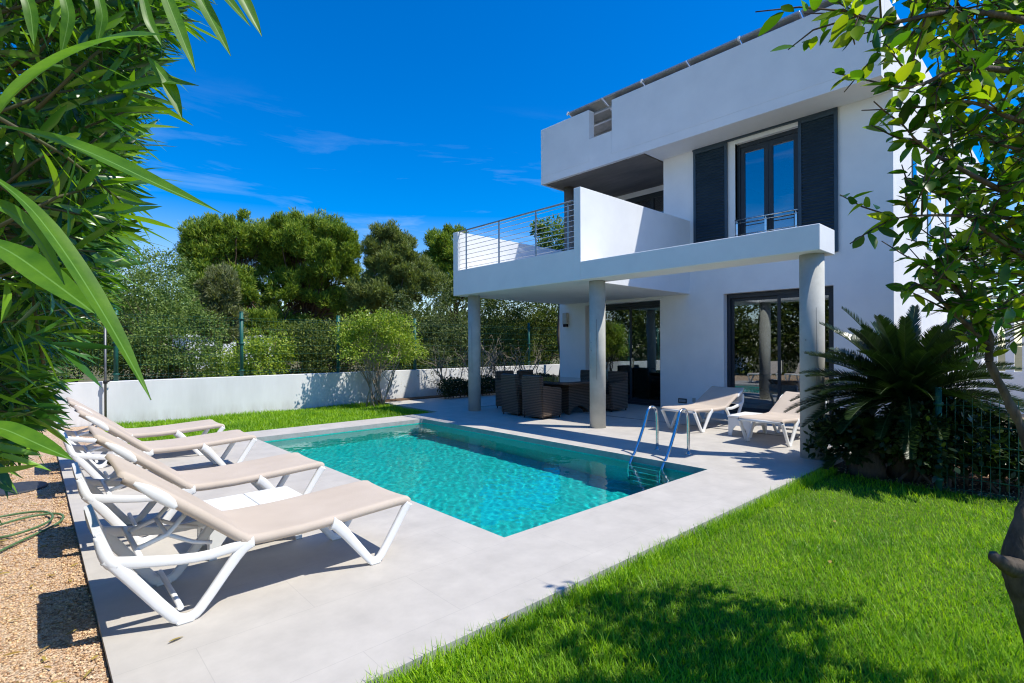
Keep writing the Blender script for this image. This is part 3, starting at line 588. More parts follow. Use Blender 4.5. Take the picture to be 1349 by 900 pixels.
meshfence('boundary_fence', (-9, 13.49, 0), (26, 13.49, 0), .835, 2.25, [((1.28+2.39*k, 13.49), 2.36) for k in range(-3, 7)], .10, rows, (3, 13.49, .835), 'green wire mesh fence with round posts on top of the white garden wall', 'fence', pr=.042, wr=.0014, hr=.0019)
meshfence('garden_fence', (7.09, 1.02, 0), (7.02, -5, 0), -.06, .98, [((7.09, 1.02), 1.04), ((7.05, -1.5), 1.04), ((7.02, -4), 1.04)], .068, [-.0, .12, .27, .47, .67, .87], (7.09, 1.02, -.06), 'low green wire mesh fence with a round post beside the cycad', 'fence', pr=.030, wr=.0030, hr=.0042)
po = empty('steel_pole', (1.09, 13.30, -.04), 0, 'thin grey steel pole standing against the white wall near the farthest lounger', 'pole')
b = MB(); b.tube([(1.09, 13.30, -.04), (1.09, 13.30, 2.0)], .022, 8); b.build('shaft', MT['galv'], po)
b = MB(); b.tube([(1.09, 13.30, .80), (1.09, 13.30, .86)], .038, 8); b.tube([(1.09, 13.30, .82), (1.20, 13.31, .87)], .014, 6); b.build('bracket', MT['dark'], po)

# ------------------------------------------------------------------ sun loungers
GR = 'white framed sun loungers with beige slings'
def make_lounger(name, tilt=0.):
    """head at x = 0, foot at x = 1.80, width .68; metres"""
    t = empty(name); W = .68; wh = MT['white']
    fl = (.70, 1.02)
    for s, y in ((0, .025), (1, W-.025)):
        # head frame: V leg, arm and flared end are one moulded ring
        b = MB()
        b.tube([(.015, y, .44), (.05, y, .405), (.30, y, .05), (.345, y, .018), (.40, y, .022), (.44, y, .06), (.60, y, .27), (.655, y, .335), (.70, y, .352)], [.03, .032, .03, .026, .026, .026, .028, .032, .03], 16, 1, fl, sq=.62)
        b.tube([(.03, y, .42), (.09, y, .40), (.30, y, .355), (.45, y, .335), (.58, y, .345), (.71, y, .356)], [.026, .03, .027, .025, .027, .032], 16, 1, fl, sq=.62)
        b.tube([(-.02, y, .56), (.0, y, .48), (.03, y, .42), (.06, y, .39)], [.016, .026, .034, .03], 10, 1, (.75, 1.0))
        b.box(.315, .40, y-.024, y+.024, -.0, .02, .006)
        b.build('leg', wh, t)
        b = MB()   # foot V
        b.tube([(1.185, y, .352), (1.225, y, .335), (1.44, y, .06), (1.47, y, .022), (1.515, y, .018), (1.55, y, .05), (1.735, y, .33), (1.765, y, .372)], [.042, .036, .026, .026, .026, .026, .028, .034], 16, 1, fl, sq=.62)
        b.box(1.455, 1.535, y-.024, y+.024, -.0, .02, .006)
        b.build('leg', wh, t)
    # seat frame: cross tubes and underside beams
    b = MB()
    for x, z, r in ((.70, .345, .022), (1.19, .335, .024), (1.765, .372, .022)): b.tube([(x, .03, z), (x, W-.03, z)], r, 10)
    for y in (.055, W-.055): b.tube([(.70, y, .35), (1.2, y, .352), (1.74, y, .378)], .018, 8)
    b.tube([(.34, .03, .085), (.34, W-.03, .085)], .016, 8)
    b.build('seat_frame', wh, t)
    # head end panel, curved board across the two flared ends
    b = MB(); pts = [(-.035, .575), (.0, .585), (.055, .43), (.045, .405), (.025, .41)]
    b.prism(pts, .02, W-.02, 'y', .006); b.build('end_panel', wh, t)
    # slings wrap the side tubes
    def sling(name, path, y0, y1, edge, par):
        n = len(path); prof = []
        for k in range(12):                         # tube at the near edge, sagging middle, tube at the far edge
            a = math.pi*(1.5-k/11*1.0); prof.append((edge+edge*math.cos(a), edge*math.sin(a)-edge))
        for u in (.12, .3, .5, .7, .88): prof.append((edge+(y1-y0-2*edge)*u, -.002-.010*(1-(2*u-1)**2)))
        for k in range(12):
            a = math.pi*(.5-k/11*1.0); prof.append((y1-y0-edge+edge*math.cos(a), edge*math.sin(a)-edge))
        V = []
        for i in range(n):
            d = Vector(path[min(i+1, n-1)])-Vector(path[max(i-1, 0)]); d.normalize(); nn = Vector((-d.y, d.x))
            for p in prof: V.append((path[i][0]+nn.x*p[1], y0+p[0], path[i][1]+nn.y*p[1]))
        k = len(prof); F = [(i*k+j, i*k+j+1, (i+1)*k+j+1, (i+1)*k+j) for i in range(n-1) for j in range(k-1)]
        return fastmesh(name, V, F, MT['sling'], par, smooth=True)
    seat = [(.655, .412), (.68, .400), (.72, .394), (.80, .390), (1.0, .388), (1.2, .396), (1.45, .410), (1.66, .421), (1.73, .422), (1.765, .414), (1.785, .395)]
    sling('seat_sling', seat, .004, W-.004, .031, t)
    # backrest pivots above the head legs
    ca, sa = math.cos(R(tilt)), math.sin(R(tilt)); hx, hz = .69, .38          # the back turns about its hinge
    def tb_(q): dx, dz = q[0]-hx, q[-1]-hz; return (hx+dx*ca-dz*sa, *q[1:-1], hz+dx*sa+dz*ca)
    br = sling('backrest', [tb_(q) for q in [(.062, .852), (.075, .872), (.10, .868), (.14, .84), (.28, .735), (.44, .605), (.58, .488), (.65, .428), (.685, .402)]], .004, W-.004, .031, t)
    for y in (.006, W-.006):
        b = MB(); b.tube([tb_(q) for q in [(.315, y, .640), (.285, y, .680), (.20, y, .752), (.13, y, .806)]], [.012, .031, .031, .010], 10, 1, (.45, 1)); b.build('arm_cap', wh, br)
    for y in (.075, W-.075): MB().tube([tb_(q) for q in [(.69, y, .35), (.60, y, .42), (.10, y, .825)]], [.016, .016, .015], 8).build('back_rail', wh, br)
    b = MB()
    b.tube([tb_((.36, .075, .605)), tb_((.36, W-.075, .605))], .014, 8)
    b.build('cross_tube', wh, br)
    b = MB()
    for y in (.16, W-.16): b.tube([tb_((.40, y, .57)), (.30, y, .46), (.16, y, .415)], .014, 8); b.tube([(.30, y, .46), (.42, y, .39), (.52, y, .36)], .012, 8)
    b.tube([(.30, .16, .46), (.30, W-.16, .46)], .012, 8); b.tube([(.16, .03, .405), (.16, W-.03, .405)], .015, 8)
    b.build('prop', wh, t)
    return t
def copy_tree(o, parent=None):
    c = o.copy(); COL.objects.link(c)
    if parent is not None: c.parent = parent; c.matrix_parent_inverse = o.matrix_parent_inverse
    for ch in [k for k in o.children]: copy_tree(ch, c)
    return c
lounger = make_lounger('sun_lounger')
LX = .255
spots = [(LX, 3.30, 0, 'beige sun lounger nearest the camera on the gravel side of the pool'),
         (LX+.01, 4.86, -.3, 'beige sun lounger second from the camera, low white table between it and the nearest one'),
         (LX+.02, 6.92, .3, 'beige sun lounger third from the camera with one lounger beyond it'),
         (LX-.0, 8.32, -.4, 'beige sun lounger farthest along the gravel edge, next to the back lawn'),
         (10.10, 4.37, 178.0, 'sun lounger in front of the bare wall between the two sliding doors'),
         (9.80, 2.86, 178.5, 'sun lounger half hidden behind the right hand column by the cycad')]
for i, (x, y, a, lab) in enumerate(spots):
    if i == 4: lounger = make_lounger('sun_lounger', 15); o = lounger
    else: o = lounger if i == 0 else copy_tree(lounger)
    if a > 90: y += .68
    o.location = (x, y, 0); o.rotation_euler = (0, 0, R(a)); tag(o, lab, 'sun lounger', GR)
# low side tables: moulded top with a centre groove and curved skirts ending in four feet
def make_table(name):
    t = empty(name); b = MB(); A, B, H = .68, .40, .34
    b.box(0, A/2-.003, 0, B, H-.035, H, .012, seg=2); b.box(A/2+.003, A, 0, B, H-.035, H, .012, seg=2); b.box(.02, A-.02, .02, B-.02, H-.045, H-.012); b.build('tabletop', MT['white'], t)
    def arch(w): return [(0, H-.036), (0, 0), (.05, 0), (.075, .10), (.13, .17), (w/2, .19), (w-.13, .17), (w-.075, .10), (w-.05, 0), (w, 0), (w, H-.036)]
    for y in (.012, B-.03): MB().prism([(p[0]*(A-.03)/A+.015, p[1]) for p in arch(A)], y, y+.018, 'y', .004).build('side_panel', MT['white'], t)
    aw = [(p[0]*.999+.03, p[1]) for p in [(0, H-.036), (0, .001), (.04, .001), (.06, .12), (.11, .18), (B-.17, .18), (B-.12, .12), (B-.10, .001), (B-.06, .001), (B-.06, H-.036)]]
    for x in (.016, A-.034): MB().prism(aw, x, x+.018, 'x', .004).build('end_panel', MT['white'], t)
    return t
tb = make_table('side_table'); tb.location = (.90, 4.14, 0); tag(tb, 'low white plastic side table between the two nearest left loungers', 'side table', 'white side tables')
t2 = copy_tree(tb); t2.location = (8.60, 3.62, 0); tag(t2, 'low white plastic side table between the two loungers by the house', 'side table', 'white side tables')

# ------------------------------------------------------------------ pool ladder
ld = empty('pool_ladder', (6.70, 3.93, 0), 0, 'polished steel pool ladder with two arched handrails at the pool edge', 'pool ladder')
for y in (4.17, 3.68):
    b = MB(); pts = [(6.70, y, 0), (6.70, y, .40), (6.69, y, .50)]
    for k in range(9):
        a = math.pi*k/8*.93; pts.append((6.56+.125*math.cos(a), y, .52+.115*math.sin(a)))
    pts += [(6.40, y, .45), (6.16, y, .06), (6.035, y, -.06), (5.985, y, -.16), (5.985, y, -.95)]
    b.tube(pts, .0205, 12, 1); h = b.build('handrail', MT['steel'], ld)
    b = MB(); b.cyl(6.70, y, .001, .018, .05, 20, .042); b.build('base_ring', MT['steel'], h)
for z in (-.17, -.42, -.67, -.90): MB().box(5.955, 6.03, 3.70, 4.15, z-.012, z+.012, .004).build('step', MT['steel'], ld)

# ------------------------------------------------------------------ dining set (dark wicker)
def make_chair(name):
    """seat faces +x, origin at the back edge's middle"""
    t = empty(name); wk = MT['wicker']; W = .60; D = .62
    q = MB(); q.prism([(.02, .05), (.05, .05), (.10, .40), (.06, .90), (.025, .91), (-.05, .89), (-.03, .5)], -W/2+.03, W/2-.03, 'y', .018); q.build('backrest', wk, t)
    for s in (-1, 1):
        y0, y1 = (-W/2, -W/2+.085) if s < 0 else (W/2-.085, W/2)
        q = MB(); q.prism([(.0, .05), (D-.02, .05), (D, .60), (D-.04, .645), (.35, .66), (.06, .70), (-.01, .70)], y0, y1, 'y', .02); q.build('armrest', wk, t)
    q = MB(); q.box(.06, D-.03, -W/2+.086, W/2-.086, .06, .40, .02); q.build('seat', wk, t)
    q = MB(); q.box(.08, D-.03, -W/2+.095, W/2-.095, .401, .46, .025, seg=2); q.build('seat_cushion', MT['dark'], t)
    for x in (.04, D-.05):
        for y in (-W/2+.04, W/2-.04): MB().cyl(x, y, 0, .055, .014, 8).build('leg', MT['dark'], t)
    return t
ch = make_chair('wicker_armchair'); GC = 'dark wicker armchairs round the dining table'
for i, (x, y, a, lab) in enumerate([
    (7.68, 7.74, 2, 'dark wicker armchair nearest the pool, seen from behind in front of the table'),
    (7.74, 8.50, -3, 'dark wicker armchair with its back to the left column, beside the nearest chair'),
    (8.72, 9.78, -90, 'dark wicker armchair at the far side of the table towards the low hedge'),
    (9.40, 9.74, -88, 'dark wicker armchair at the far table side nearer the house corner'),
    (10.42, 8.42, 180, 'dark wicker armchair on the house side of the table, left of the middle column'),
    (10.34, 7.50, 178, 'dark wicker armchair by the sliding door, just right of the middle column')]):
    o = ch if i == 0 else copy_tree(ch)
    o.location = (x, y, 0); o.rotation_euler = (0, 0, R(a)); tag(o, lab, 'armchair', GC)
tbl = empty('dining_table', (9.05, 8.22, 0), 0, 'dark wicker dining table with a smoked glass top under the balcony', 'dining table')
def rrect(x0, x1, y0, y1, r, n=8):
    p = []
    for cx, cy, a0 in ((x1-r, y1-r, 0), (x0+r, y1-r, 90), (x0+r, y0+r, 180), (x1-r, y0+r, 270)):
        for k in range(n+1): a = R(a0+90*k/n); p.append((cx+r*math.cos(a), cy+r*math.sin(a)))
    return p
MB().prism(rrect(8.25, 9.85, 7.32, 9.12, .22), .69, .735, 'z', .008).build('table_frame', MT['wicker'], tbl)
MB().prism(rrect(8.30, 9.80, 7.37, 9.07, .2), .7355, .745, 'z').build('tabletop', MT['tabletop'], tbl)
arch = [(0, .688), (0, 0), (.05, 0)] + [(.05+.60*k/10, .05+.13*math.sin(math.pi*k/10)) for k in range(11)] + [(.65, 0), (.70, 0), (.70, .688)]
for y in (7.62, 8.78): MB().prism([(8.70+p[0], p[1]) for p in arch], y, y+.05, 'y', .006).build('base_panel', MT['wicker'], tbl)
for x in (8.72, 9.33): MB().prism([(7.672+p[0]*1.107/.70, p[1]*.999) for p in arch], x, x+.05, 'x', .006).build('base_panel', MT['wicker'], tbl)

# ------------------------------------------------------------------ hose and drain lid on the gravel
hp = [(-.75, 4.6, -.01), (-.35, 5.2, -.012), (-.1, 5.62, -.012), (.08, 5.86, -.01), (.19, 6.05, -.01), (.21, 6.25, 0), (.12, 6.38, .0), (-.05, 6.36, .005), (-.28, 6.2, 0), (-.34, 5.98, -.01), (-.2, 5.82, -.006), (.02, 5.9, .006), (.15, 6.12, .012), (.10, 6.5, .0), (-.1, 6.62, -.008), (-.4, 6.55, -.01), (-.9, 6.3, -.01)]
tag(MB().tube(hp, .0095, 8, 2).build('garden_hose', MT['hose']), 'green garden hose looped on the gravel beside the deck', 'hose')
tag(MB().cyl(-.16, 7.9, -.04, -.012, .30, 32, .285).build('drain_lid', MT['lid']), 'round dark drain lid lying in the gravel under the oleander', 'drain lid')

# ------------------------------------------------------------------ plants
def limb(b, p0, p1, r0_, r1_, wob=.08, n=5, sides=7):
    p0 = np.array(p0, float); p1 = np.array(p1, float); L = np.linalg.norm(p1-p0)
    pts = [p0+(p1-p0)*k/n+(rng.normal(size=3)*wob*L/n if 0 < k < n else 0) for k in range(n+1)]
    b.tube(pts, np.linspace(r0_, r1_, n+1), sides); return pts
def broadleaf(name, label, cat, base, crown_c, rad, m, nleaf, L, W, ncl=60, rc=.45, bark='bark', trunk_r=.05, group=None, prof=PROF_SMALL, low=-.9, stems=1, curve=.15, nlimb=14):
    """bush or tree: limbs from the base to clumps of leaf strips"""
    t = empty(name, base, 0, label, cat, group); c = np.array(crown_c, float)
    P, O, cc, rs = clumped(c, rad, ncl, rc, nleaf, low)
    Nn = unit(rng.normal(size=(nleaf, 3))*.6+np.array([.2, -.35, .8])); D = unit(O+rng.normal(size=(nleaf, 3))*.9)
    leaves('crown', P, D, Nn, L*(.6+.8*rng.random(nleaf)), W*(.7+.6*rng.random(nleaf)), prof, m, t, curve=curve)
    b = MB(); bs = np.array(base, float)
    for s in range(stems):
        off = np.array([rng.normal()*.06*stems**.5, rng.normal()*.06*stems**.5, 0]) if stems > 1 else np.zeros(3)
        top = c+np.array([rng.normal()*rad[0]*.3, rng.normal()*rad[1]*.3, -rad[2]*.25]); pts = limb(b, bs+off, top, trunk_r, trunk_r*.4)
        for q in cc[rng.choice(len(cc), min(len(cc), max(2, nlimb//stems)), replace=False)]:
            k = rng.integers(2, len(pts)); limb(b, pts[k], q, trunk_r*.35, trunk_r*.08, .12, 4, 5)
    b.build('trunk', MT[bark], t); return t
def pine(name, label, base, crowns, m, ntuft, trunk_r=.16, lean=(0, 0), group='pine trees beyond the wall', bark='pinebark', tl=.20, cat='pine tree'):
    """crowns: list of (centre, radii, clumps, clump radius); upward needle tufts in rounded cushions"""
    t = empty(name, base, 0, label, cat, group); Ps, Ds = [], []; b = MB(); bs = np.array(base, float); tot = 1.12*sum(c[2]*c[3]**2 for c in crowns)
    topc = np.mean([c[0] for c in crowns], axis=0); trunk = limb(b, bs, topc+np.array([lean[0], lean[1], .2]), trunk_r, trunk_r*.35, .10, 8, 9)
    for c, rad, ncl, rc in crowns:
        k = int(1.3*ntuft*ncl*rc**2/tot); P, O, cc, rs = clumped(c, rad, int(ncl*1.5), rc*.66, k, -.6, 1.0, .40)
        Ps.append(P); Ds.append(unit(O*.65+np.array([0, 0, .85])+rng.normal(size=(k, 3))*.35))
        for q in cc[::max(1, len(cc)//16)]:
            p = trunk[rng.integers(3, len(trunk))]; limb(b, p, q, trunk_r*.30, .02, .12, 5, 5)
    P = np.repeat(np.concatenate(Ps), 4, 0); D = np.repeat(np.concatenate(Ds), 4, 0); n = len(P)
    D = unit(D+rng.normal(size=(n, 3))*.42); P = P+rng.normal(size=(n, 3))*.03
    leaves('crown', P, D, unit(np.array([.25, -.4, .75])+rng.normal(size=(n, 3))*.6), tl*(.6+.7*rng.random(n)), tl*.085*(.7+.6*rng.random(n)), [(0, .5), (.5, 1), (1, .1)], m, t, curve=.12)
    b.build('trunk', MT[bark], t); return t
def crown(px, py, w, rx, rz, ncl, rc): q = at(px, py, w); return (q, (rx, rx*.8, rz), ncl, rc)
def ground_at(px, w, z=-.14): q = at(px, 457, w); return (q[0], q[1], z)

# pines beyond the wall
pine('pine_tree', 'tall bushy pine at the left of the group, yellow-green and next to the oleander', ground_at(322, 27), [crown(285, 330, 27, 1.7, 1.7, 44, .62), crown(328, 318, 27.5, 1.7, 1.3, 34, .6), crown(300, 385, 26.5, 1.8, 1.3, 34, .55), crown(270, 375, 26, 1.2, 1.4, 24, .5), crown(335, 430, 26, 1.4, .9, 14, .5)], MT['lf_pine'], 27000, .17)
pine('pine_tree', 'broadest pine tree in the middle of the group with open branches below', ground_at(398, 29), [crown(405, 322, 29, 2.7, 1.5, 74, .66), crown(440, 345, 28, 1.5, 1.9, 42, .6), crown(362, 348, 29, 1.5, 1.8, 36, .6), crown(400, 385, 28.5, 2.3, 1.1, 36, .5), crown(450, 405, 28, 1.2, .8, 14, .5), crown(385, 432, 28, 1.6, .7, 12, .45)], MT['lf_pine'], 40000, .20)
pine('pine_tree', 'narrow olive coloured pine standing between the broad pine and the balcony', ground_at(520, 27), [crown(515, 342, 27, 1.25, 1.7, 46, .52), crown(545, 372, 27, 1.5, 1.4, 38, .52), crown(500, 392, 26.5, 1.5, 1.3, 34, .5)], MT['lf_pine2'], 25000, .14)
pine('pine_tree', 'dark pine tree just left of the balcony end', ground_at(592, 31), [crown(590, 342, 31, 1.9, 1.7, 54, .62), crown(615, 380, 31, 1.9, 1.9, 40, .6)], MT['lf_pine'], 19000, .16)
pine('pine_tree', 'grey-green pine with bare lower branches behind the broad pine', ground_at(455, 36), [crown(470, 395, 36, 2.6, 1.5, 34, .7), crown(430, 410, 36, 2.0, 1.3, 24, .6)], MT['lf_pine2'], 13000, .15)
pine('feathery_tree', 'slim brownish feathery tree in front of the pines by the second fence post', ground_at(290, 20), [crown(285, 420, 20, .75, 1.7, 44, .36), crown(292, 385, 20, .55, 1.0, 20, .32)], MT['lf_tam'], 11000, .07, group=None, bark='greybark', tl=.2, cat='tree')
# broad-leaved shrubs and hedge bushes between fence and pines
GB = 'bushes growing beyond the fence'
broadleaf('mastic_bush', 'tall glossy small-leaved bush behind the fence next to the oleander', 'bush', ground_at(165, 17.5), at(165, 415, 17.5), (2.0, 1.4, 2.3), MT['lf_mastic'], 15000, .075, .024, 130, .42, group=GB)
broadleaf('mastic_bush', 'lower glossy bush behind the fence left of the feathery tree', 'bush', ground_at(235, 17), at(238, 450, 17), (1.4, 1.1, 1.3), MT['lf_mastic'], 9000, .075, .024, 70, .36, group=GB)
broadleaf('mastic_bush', 'tall pale-leaved bush rising behind the oleander against the sky', 'bush', ground_at(205, 21), at(205, 395, 21), (1.8, 1.4, 2.2), MT['lf_mastic'], 10000, .09, .03, 80, .45, group=GB)
broadleaf('mastic_bush', 'glossy bush partly hidden by the lowest oleander leaves', 'bush', ground_at(90, 16.5), at(95, 440, 16.5), (1.5, 1.2, 1.6), MT['lf_mastic'], 9000, .08, .026, 70, .4, group=GB)
GH = 'hedge bushes behind the white wall'
for px, py, w, rx, rz, n, mm, lab in (
    (205, 482, 17.5, 1.2, .55, 5000, 'lf_hedge', 'low green bush in front of the far white house'),
    (290, 486, 18.0, 1.2, .5, 5000, 'lf_bush', 'low fresh bush at the foot of the slim feathery tree'),
    (345, 470, 16.2, 1.0, .75, 6500, 'lf_bush', 'fresh green bush right of the second fence post'),
    (390, 462, 18.5, 1.5, 1.1, 8000, 'lf_hedge', 'dull green bush behind the fresh green one'),
    (440, 455, 17.2, 1.3, 1.1, 8000, 'lf_hedge', 'dark bush directly behind the bright shrub by the wall'),
    (545, 440, 19.0, 1.9, 1.6, 11000, 'lf_olive', 'large grey-olive bush below the narrow pine'),
    (590, 455, 16.8, 1.5, 1.25, 10000, 'lf_olive', 'grey-olive bush just left of the leftmost column'),
    (530, 475, 16.0, 1.1, .8, 7000, 'lf_hedge', 'low green bush behind the third fence post'),
    (655, 445, 17.4, 1.8, 1.5, 11000, 'lf_hedge', 'dense green bush seen just right of the leftmost column'),
    (710, 440, 17.8, 1.8, 1.5, 11000, 'lf_hedge', 'dense dark bush under the balcony behind the bare shrubs'),
    (770, 440, 18.4, 1.8, 1.7, 6000, 'lf_hedge', 'dense bush ending behind the white house corner'),
    (625, 425, 20.5, 2.2, 1.8, 9000, 'lf_olive', 'tall olive bush behind the leftmost column'),
    (690, 415, 21.5, 2.4, 1.6, 9000, 'lf_hedge', 'tall yellowish bush at the back, under the balcony soffit')):
    w = max(w, (13.75+rx*.75+.3)/(fw[1]+rt[1]*(px-674.5)/FPX))
    broadleaf('hedge_bush', lab, 'bush', ground_at(px, w), at(px, py, w)-[0, 0, .35], (rx, rx*.75, rz+.35), MT[mm], int(n*1.2), .085, .024, int(55*rx), .40, group=GH)
broadleaf('garden_tree', 'leafy tree top showing through the balcony railing', 'tree', ground_at(735, 19), at(737, 318, 19), (1.0, .9, .8), MT['lf_mastic'], 3800, .12, .034, 26, .34, group=None, trunk_r=.07)
for k in range(8):
    x, y = -5.6+.3*math.sin(k*2.1), 2+3.1*k
    broadleaf('side_hedge', 'tall green hedge bush beyond the side wall, seen only reflected in glass', 'bush', (x, y, -.14), (x, y, 2.3+.3*math.sin(k*1.7)), (1.5, 2.0, 2.6), MT['lf_hedge'], 8000, .17, .055, 90, .65, group='tall hedge along the side wall')
# shrub in front of the wall, multi-stemmed
broadleaf('garden_shrub', 'bright green multi-stemmed shrub in front of the white wall', 'shrub', (6.75, 12.75, -.075), (6.82, 12.55, 1.62), (1.2, .80, .88), MT['lf_bush'], 12500, .065, .016, 95, .24, 'palebark', .024, None, PROF_SMALL, -.6, 13, .1, 75)
# leafless shrubs and low clipped hedge behind the terrace
GN = 'nearly leafless shrubs in the bed by the wall'
for k, (x, y, h, lab) in enumerate([(9.4, 12.95, 1.9, 'nearly bare pale shrub just right of the leftmost column'), (10.5, 13.0, 2.0, 'nearly bare pale shrub behind the dining chairs'), (11.6, 13.05, 2.1, 'nearly bare pale shrub between the dining chairs and the house corner'), (12.7, 13.0, 1.9, 'nearly bare pale shrub close to the house corner')]):
    t = empty('bare_shrub', (x, y, .03), 0, lab, 'shrub', GN); b = MB(); tips = []
    for s in range(5):
        a = rng.random()*6.283; d = np.array([math.cos(a)*.5, math.sin(a)*.3, 1.0]); p0 = np.array([x+.04*math.cos(a), y+.04*math.sin(a), .03]); p1 = p0+d*h*(.45+.15*rng.random())
        pts = limb(b, p0, p1, .022, .013, .18, 4, 6)
        for j in range(6):
            q = pts[rng.integers(1, 5)]; e = q+unit(d*.7+rng.normal(size=3)*[.7, .45, .35]+[0, 0, .35])*h*(.2+.25*rng.random()); pt = limb(b, q, e, .010, .004, .25, 4, 5)
            for i2 in range(3): f_ = pt[rng.integers(1, 5)]; e2 = f_+unit(rng.normal(size=3)+[0, 0, .5])*.25; limb(b, f_, e2, .004, .002, .2, 2, 4); tips.append(e2)
    b.build('branches', MT['palebark'], t); tips = np.array(tips); P = np.repeat(tips, 3, 0)+rng.normal(size=(len(tips)*3, 3))*.06
    leaves('sparse_leaves', P, rdir(len(P)), rdir(len(P)), .05, .012, PROF_SMALL, MT['lf_hedge'], t)
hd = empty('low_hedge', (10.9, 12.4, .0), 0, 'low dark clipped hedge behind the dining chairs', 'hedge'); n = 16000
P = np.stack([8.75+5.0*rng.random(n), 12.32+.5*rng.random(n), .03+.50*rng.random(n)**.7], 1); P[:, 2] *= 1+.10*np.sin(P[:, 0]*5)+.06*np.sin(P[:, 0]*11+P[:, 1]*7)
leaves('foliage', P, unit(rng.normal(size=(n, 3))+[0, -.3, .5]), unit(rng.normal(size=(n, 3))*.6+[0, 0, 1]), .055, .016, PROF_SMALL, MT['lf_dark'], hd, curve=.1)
b = MB()
for k in range(18): x = 8.9+.28*k; limb(b, (x, 12.57, .0), (x+rng.normal()*.1, 12.57+rng.normal()*.1, .42), .014, .006, .15, 3, 5)
b.build('stems', MT['bark'], hd)
# far wooded ground behind everything, one mass
P, O, _, _ = clumped((30, 70, 1.5), (75, 9, 5.5), 420, 2.6, 42000, -.2, .7)
tag(leaves('far_trees', P, unit(O+rng.normal(size=(42000, 3))*.8), rdir(42000), .75*(.6+.8*rng.random(42000)), .22, PROF_SMALL, MT['lf_hedge']), kind='stuff')
# white house far behind the pines
fh = empty('white_house', at(305, 478, 44)*[1, 1, 0]+np.array([0, 0, -.14]), 0, 'white flat-roofed house far behind the pines', 'house'); q = at(305, 457, 44)
MB().box(q[0]-3.4, q[0]+3.2, q[1]-.5, q[1]+5, -.14, 2.4).build('wall', MT['plaster'], fh)
MB().box(q[0]-3.6, q[0]+3.4, q[1]-.7, q[1]+5.2, 2.402, 2.62, .02).build('roof', MT['plaster'], fh)
for dx in (-2.2, .0, 1.6): MB().box(q[0]+dx, q[0]+dx+.9, q[1]-.53, q[1]-.49, .5, 1.7).build('window', MT['anth'], fh)

MT['oleander_stem'] = mat('oleander_stem', (.07, .085, .03), .7, .2, var=(.12, .11, .06), vscale=14)
# ---- oleander at the left: whorls of long leaves on arching stems
ol = empty('oleander', (-.75, 3.2, -.035), 0, 'large glossy oleander bush overhanging the gravel at the left', 'bush')
BY = [-80, 0, 100, 200, 300, 400, 450, 500, 560, 620, 680]; BXp = [300, 262, 205, 188, 180, 150, 105, 85, 66, 0, -120]
shoots = []
while len(shoots) < 1900:
    p = np.array([-1.9+2.7*rng.random(), 1.05+4.0*rng.random(), .15+4.1*rng.random()])
    px, py, w = proj(p)
    if w < 1.45 or py < -160: continue
    bx = np.interp(py, BY, BXp)-150/w*.55
    if px > bx-6 or px < -260: continue
    # keep the outer skin dense, thin the inside
    depth = (bx-px)*w/FPX
    if rng.random() > .18+.82*math.exp(-depth/.35): continue
    shoots.append((p, py))
SP = np.array([s[0] for s in shoots]); spy = np.array([s[1] for s in shoots]); ns = len(SP)
ax = unit(np.array([.75, -.25, 0])+np.stack([np.zeros(ns), np.zeros(ns), .55*np.clip((330-spy)/330, -1.0, 1)-.1], 1)+rng.normal(size=(ns, 3))*.45)
K = 11; P = np.repeat(SP, K, 0); A = np.repeat(ax, K, 0); n = len(P); s_ = np.tile(np.arange(K)/K, ns)
P = P+A*(.16*s_[:, None]-.08)
e1 = unit(np.cross(A, np.array([.1, .2, 1.]))); e2 = np.cross(A, e1); ph = np.tile(np.arange(K)*2.2, ns)+np.repeat(rng.random(ns)*6.28, K)
rad = e1*np.cos(ph)[:, None]+e2*np.sin(ph)[:, None]; D = unit(rad*(1.05-.75*s_[:, None])+A*(.35+.75*s_[:, None])+rng.normal(size=(n, 3))*.12)
Nn = unit(A*.8-D*.2+np.array([0, 0, .5])+rng.normal(size=(n, 3))*.15)
leaves('foliage', P, D, Nn, .165*(.6+.6*rng.random(n)), .0095*(.8+.5*rng.random(n)), PROF_LANCE, MT['lf_oleander'], ol, curve=.22*rng.random(n)+.02, keel=.25)
b = MB()
for k in range(26):
    q = SP[rng.integers(0, ns)]; b0 = np.array([-.75+rng.normal()*.18, 3.2+rng.normal()*.3, -.04]); mid = (b0+q)/2+np.array([-.15, 0, .25]); b.tube([b0, mid, q], [.012, .008, .004], 6, 2)
for k in range(ns):
    if k % 2 == 0: b.tube([SP[k]-ax[k]*.28+[0, 0, -.05], SP[k]-ax[k]*.08, SP[k]+ax[k]*.08], [.006, .0045, .003], 5)
b.build('stems', MT['oleander_stem'], ol)
MT['midrib'] = mat('leaf_midrib', (.10, .21, .03), .45, .25, var=(.13, .26, .04), vscale=30)
